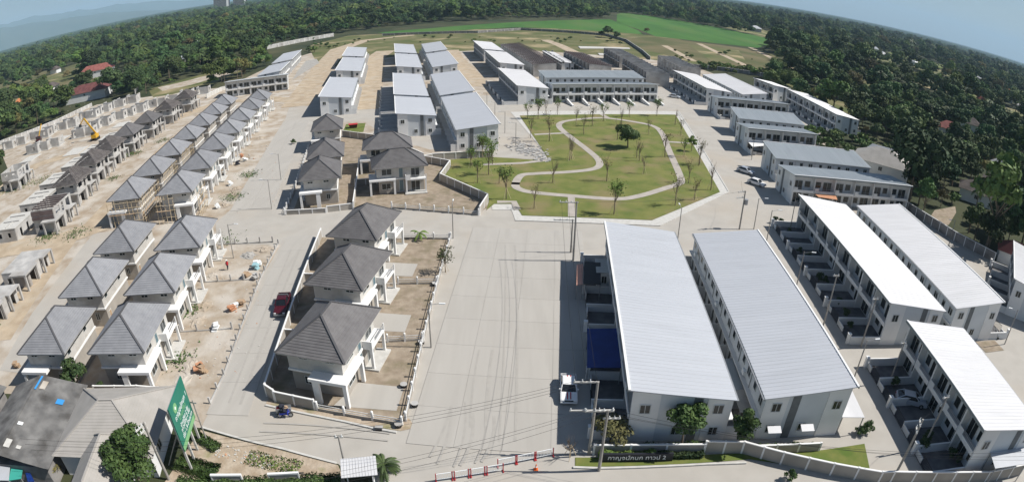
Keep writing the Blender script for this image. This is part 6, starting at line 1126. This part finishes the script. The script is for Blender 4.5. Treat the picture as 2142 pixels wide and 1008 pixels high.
for px in [(1632, 470), (1650, 490), (1672, 532), (1725, 596), (1768, 665), (1775, 690), (1930, 932), (1868, 812), (1940, 918), (1620, 468), (1690, 545), (1712, 590), (1752, 640), (1985, 960), (2000, 970), (1925, 945)]:
    x, y = G(*px); put_tree('shrub', NEAR['shrub_d'], x, y, random.uniform(.8, 1.3), random.uniform(0, 6), SL, 'shrub', 'shrubs in the shaded yards', .05)
def hedge(p, q, w, h, m, label, n, name='hedge'):
    p, q = np.array(p), np.array(q); L = np.linalg.norm(q - p); d = (q - p) / L; nn = np.array([-d[1], d[0]]); rng = np.random.default_rng(int(L * 100)); s, t, z = rng.uniform(0, L, n), rng.uniform(-.5, .5, n) * w, rng.uniform(.02, 1, n) ** .6 * h
    z *= (.8 + .25 * np.sin(s * 2.1) * np.sin(s * .7 + 1)); P = np.stack([d[0] * s + nn[0] * t, d[1] * s + nn[1] * t, z], 1); N = np.stack([nn[0] * t * 2, nn[1] * t * 2, z], 1)
    O(name, leaf_mesh(name, P, N, .13, m, rng), None, (*p, .08), label=label, cat='hedge' if name == 'hedge' else 'weeds', kind='stuff' if name != 'hedge' else None)
hedge((8.6, 41.5), (14.2, 41.3), .7, 1.0, leaf_b, 'bright green hedge above the white Thai lettering', 3000)
hedge((14.4, 41.3), (19.2, 41.0), .6, .8, leaf_nd, 'dark hedge continuing from the lettering toward the boundary wall bend', 1800)
hedge((-32, 33.6), (-15.6, 37.2), 1.5, .9, leaf_n, 'untrimmed green hedge behind the white framed entrance walls', 6500)
hedge((-34.6, 41.6), (-29.6, 39.4), 1.4, .5, leaf_n, 'green weeds round the billboard legs', 2600, 'weed_patch')
hedge((-33.5, 36.6), (-28.4, 36.0), 2.4, .5, leaf_n, 'green weeds under the billboard board', 3000, 'weed_patch')
hedge((-26, 39.0), (-20, 38.2), 2.2, .3, leaf_b, 'thin weeds on the reddish verge beside the kerb', 700, 'weed_patch')
hedge((24.5, 41.6), (32, 40.9), .7, .5, leaf_b, 'low hedge along the terrace end with awnings', 1800)
hedge((8.6, 42.6), (20.5, 42.3), .9, .8, leaf_n, 'low planting along the boulevard terrace end wall', 2600)
rng = np.random.default_rng(5); tp = []
for cx, cy, r, n in [(-92, 92, 3, 260), (-100, 90, 3, 260), (-112, 118, 3, 200), (-118, 150, 3, 240), (-60, 112, 2.5, 200), (-63, 127, 2.5, 200), (-116, 152, 2.5, 200), (-113, 165, 2.5, 150), (-107, 128, 2, 120), (-42, 54, 2, 160), (-52, 90, 3, 100), (-46, 66, 1.5, 100), (-84, 52, 3, 120), (-140, 130, 5, 300), (-148, 124, 5, 300)]:
    a = rng.normal(size=(n, 2)) * r * .6; tp.append(np.stack([cx + a[:, 0], cy + a[:, 1], rng.uniform(.08, .4, n)], 1))
tp = np.concatenate(tp); O('weeds', leaf_mesh('weeds', tp, np.tile([0, 0, 1.0], (len(tp), 1)), .22, leaf, rng), label='patches of green weeds on the sandy building site', cat='weeds', kind='stuff')

for px, k, sc_, lb in [((1250, 40), 1, 1.9, 'huge dark tree at the end of the rice field'), ((1236, 42), 0, 1.6, 'dark tree beside the huge one at the rice field'), ((1272, 80), 1, 1.15, 'dark tree on the boundary wall before the rice field'), ((1290, 86), 0, .95, 'smaller dark tree at the bend of the boundary wall'), ((1258, 78), 0, .8, 'small dark tree on the boundary wall by the foundations'), ((1352, 72), 4, .9, 'brownish tree at the corner between the two rice fields'), ((1760, 165), 1, 1.5, 'large dark tree below the grey house at the dry fields'), ((1742, 178), 0, 1.2, 'dark tree beside the large one below the grey house'), ((322, 188), 0, .8, 'lone tree standing in the dry clearing'), ((658, 110), 7, 1.4, 'round bush on the waste grass by the dirt track'), ((645, 108), 7, 1.0, 'smaller bush on the waste grass by the dirt track')]:
    x, y = G(*px); put_tree(FNAME[k], FAR[k], x, y, sc_, random.uniform(0, 6), lb, 'tree' if k != 7 else 'bush', None)
for i in range(46):
    t = i / 45; px = (1470 + 195 * t + random.uniform(-8, 8), 142 + 28 * t + random.uniform(-6, 4)); x, y = G(*px); put_tree('bush', FAR[7], x, y, random.uniform(.8, 1.5), random.uniform(0, 6), 'low green bush in the strip beyond the bright white terraces', 'bush', 'bushes beyond the bright terraces')
for i in range(16):
    x, y = G(random.uniform(1700, 1770), random.uniform(285, 318)); put_tree('bush', FAR[7], x, y, random.uniform(.7, 1.2), random.uniform(0, 6), 'low green bush beside the end of the four grey-roofed houses', 'bush', 'bushes at the four houses')

for i in range(30):
    x, y = 94 + 30 * random.random(), 152 + 30 * random.random(); put_tree('bush', FAR[7], x, y, random.uniform(.7, 1.4), random.uniform(0, 6), 'low green bush in the scrub below the terrace against the eastern trees', 'bush', 'bushes below the eastern terrace')

for i in range(70):
    px = random.choice([(random.uniform(760, 1250), random.uniform(78, 92)), (random.uniform(1400, 1620), random.uniform(102, 138)), (random.uniform(640, 760), random.uniform(84, 110)), (random.uniform(1090, 1300), random.uniform(80, 96))]); x, y = G(*px)
    put_tree('bush', FAR[7], x, y, random.uniform(.35, .9), random.uniform(0, 6), 'low bush on the rough open ground between the terraces and rice fields', 'bush', 'bushes on the open ground')

# ================================================================== far backdrop: hills, tower blocks, haze
def hills(name, az0, az1, dist, prof, depth, seed):
    rng = np.random.default_rng(seed); n, k = 90, 9; b = MB(hillm)
    for i in range(n + 1):
        az = rad(az0 + (az1 - az0) * i / n); e = np.interp(i / n, *zip(*prof)) * (1 + .05 * math.sin(i * .31 + seed) + .03 * math.sin(i * .83 + 1))
        for j in range(k + 1):
            t = j / k; d = dist + depth * (t - .5); z = e * math.sin(PI * t) ** .8 * (1 + .02 * rng.normal() * (0 < j < k)); b.v.append((d * math.sin(az), d * math.cos(az), max(z, 0) - (2 if j in (0, k) else 0)))
    for i in range(n):
        for j in range(k): p = i * (k + 1) + j; b.f.append((p, p + 1, p + k + 2, p + k + 1)); b.m.append(0)
    O(name, b.mesh(name, True), kind='structure')
hills('hills', -75, -32, 13500, [(0, 250), (.35, 470), (.5, 560), (.62, 420), (.75, 330), (.9, 160), (1, 20)], 3000, 3)
hills('hills', -75, -26, 18500, [(0, 620), (.4, 760), (.55, 700), (.7, 560), (.85, 330), (1, 30)], 2500, 4)
for i, (px0, px1, dist, hh) in enumerate([(447, 481, 2300, 105), (488, 517, 2360, 95)]):
    def brg(x): u, v = x - CX, CY - 14; r = math.hypot(u, v); th = 2 * math.asin(r / (2 * F_PX)); s = math.sin(th) / r; d = camo.matrix_world.to_3x3() @ Vector((u * s, v * s, -math.cos(th))); return math.atan2(d.x, d.y)
    a0, a1 = brg(px0), brg(px1); am = (a0 + a1) / 2; wd = dist * (a1 - a0); P = [('wall', MB(towerm).box(-wd / 2, -12, 0, wd / 2, 12, hh).mesh('wall')), ('stair_tower', MB(wallw).box(wd * .28, -13, 0, wd * .42, -11.9, hh).mesh('stair_tower'))]
    fl = MB(gravel).box(-wd / 2 - .4, -12.6, 0, wd * .27, -11.9, .9).mesh('balcony_band'); gl = MB(glass).box(-wd / 2 + 1, -12.2, 0, wd * .26, -11.95, 1.9).mesh('window_band')
    for k in range(int(hh / 3.3)): P.append(('balcony_band', fl, (0, 0, 3.3 * k + .5))); P.append(('window_band', gl, (0, 0, 3.3 * k + 1.6)))
    put('tower_block', P, (dist * math.sin(am), dist * math.cos(am), 0), -am, label=['taller dark condominium tower rising from the north-western wood', 'second condominium tower beside the taller dark one'][i], cat='tower')
hz = MB([]); hz.mats = []; hz.box(-23500, -400, -6, 23500, 22500, 950); ho = O('haze', hz.mesh('haze'), kind='stuff', label='pale bluish haze filling the air over the plain', cat='haze')
hm = bpy.data.materials.new('haze_air'); hm.use_nodes = True; nt = hm.node_tree
for nd in list(nt.nodes):
    if nd.type == 'BSDF_PRINCIPLED': nt.nodes.remove(nd)
pv = nt.nodes.new('ShaderNodeVolumePrincipled'); pv.inputs['Color'].default_value = (0.55, 0.78, 1.0, 1); pv.inputs['Density'].default_value = 8e-5; pv.inputs['Anisotropy'].default_value = 0.0
nt.links.new(pv.outputs[0], [x for x in nt.nodes if x.type == 'OUTPUT_MATERIAL'][0].inputs['Volume']); ho.data.materials.append(hm)
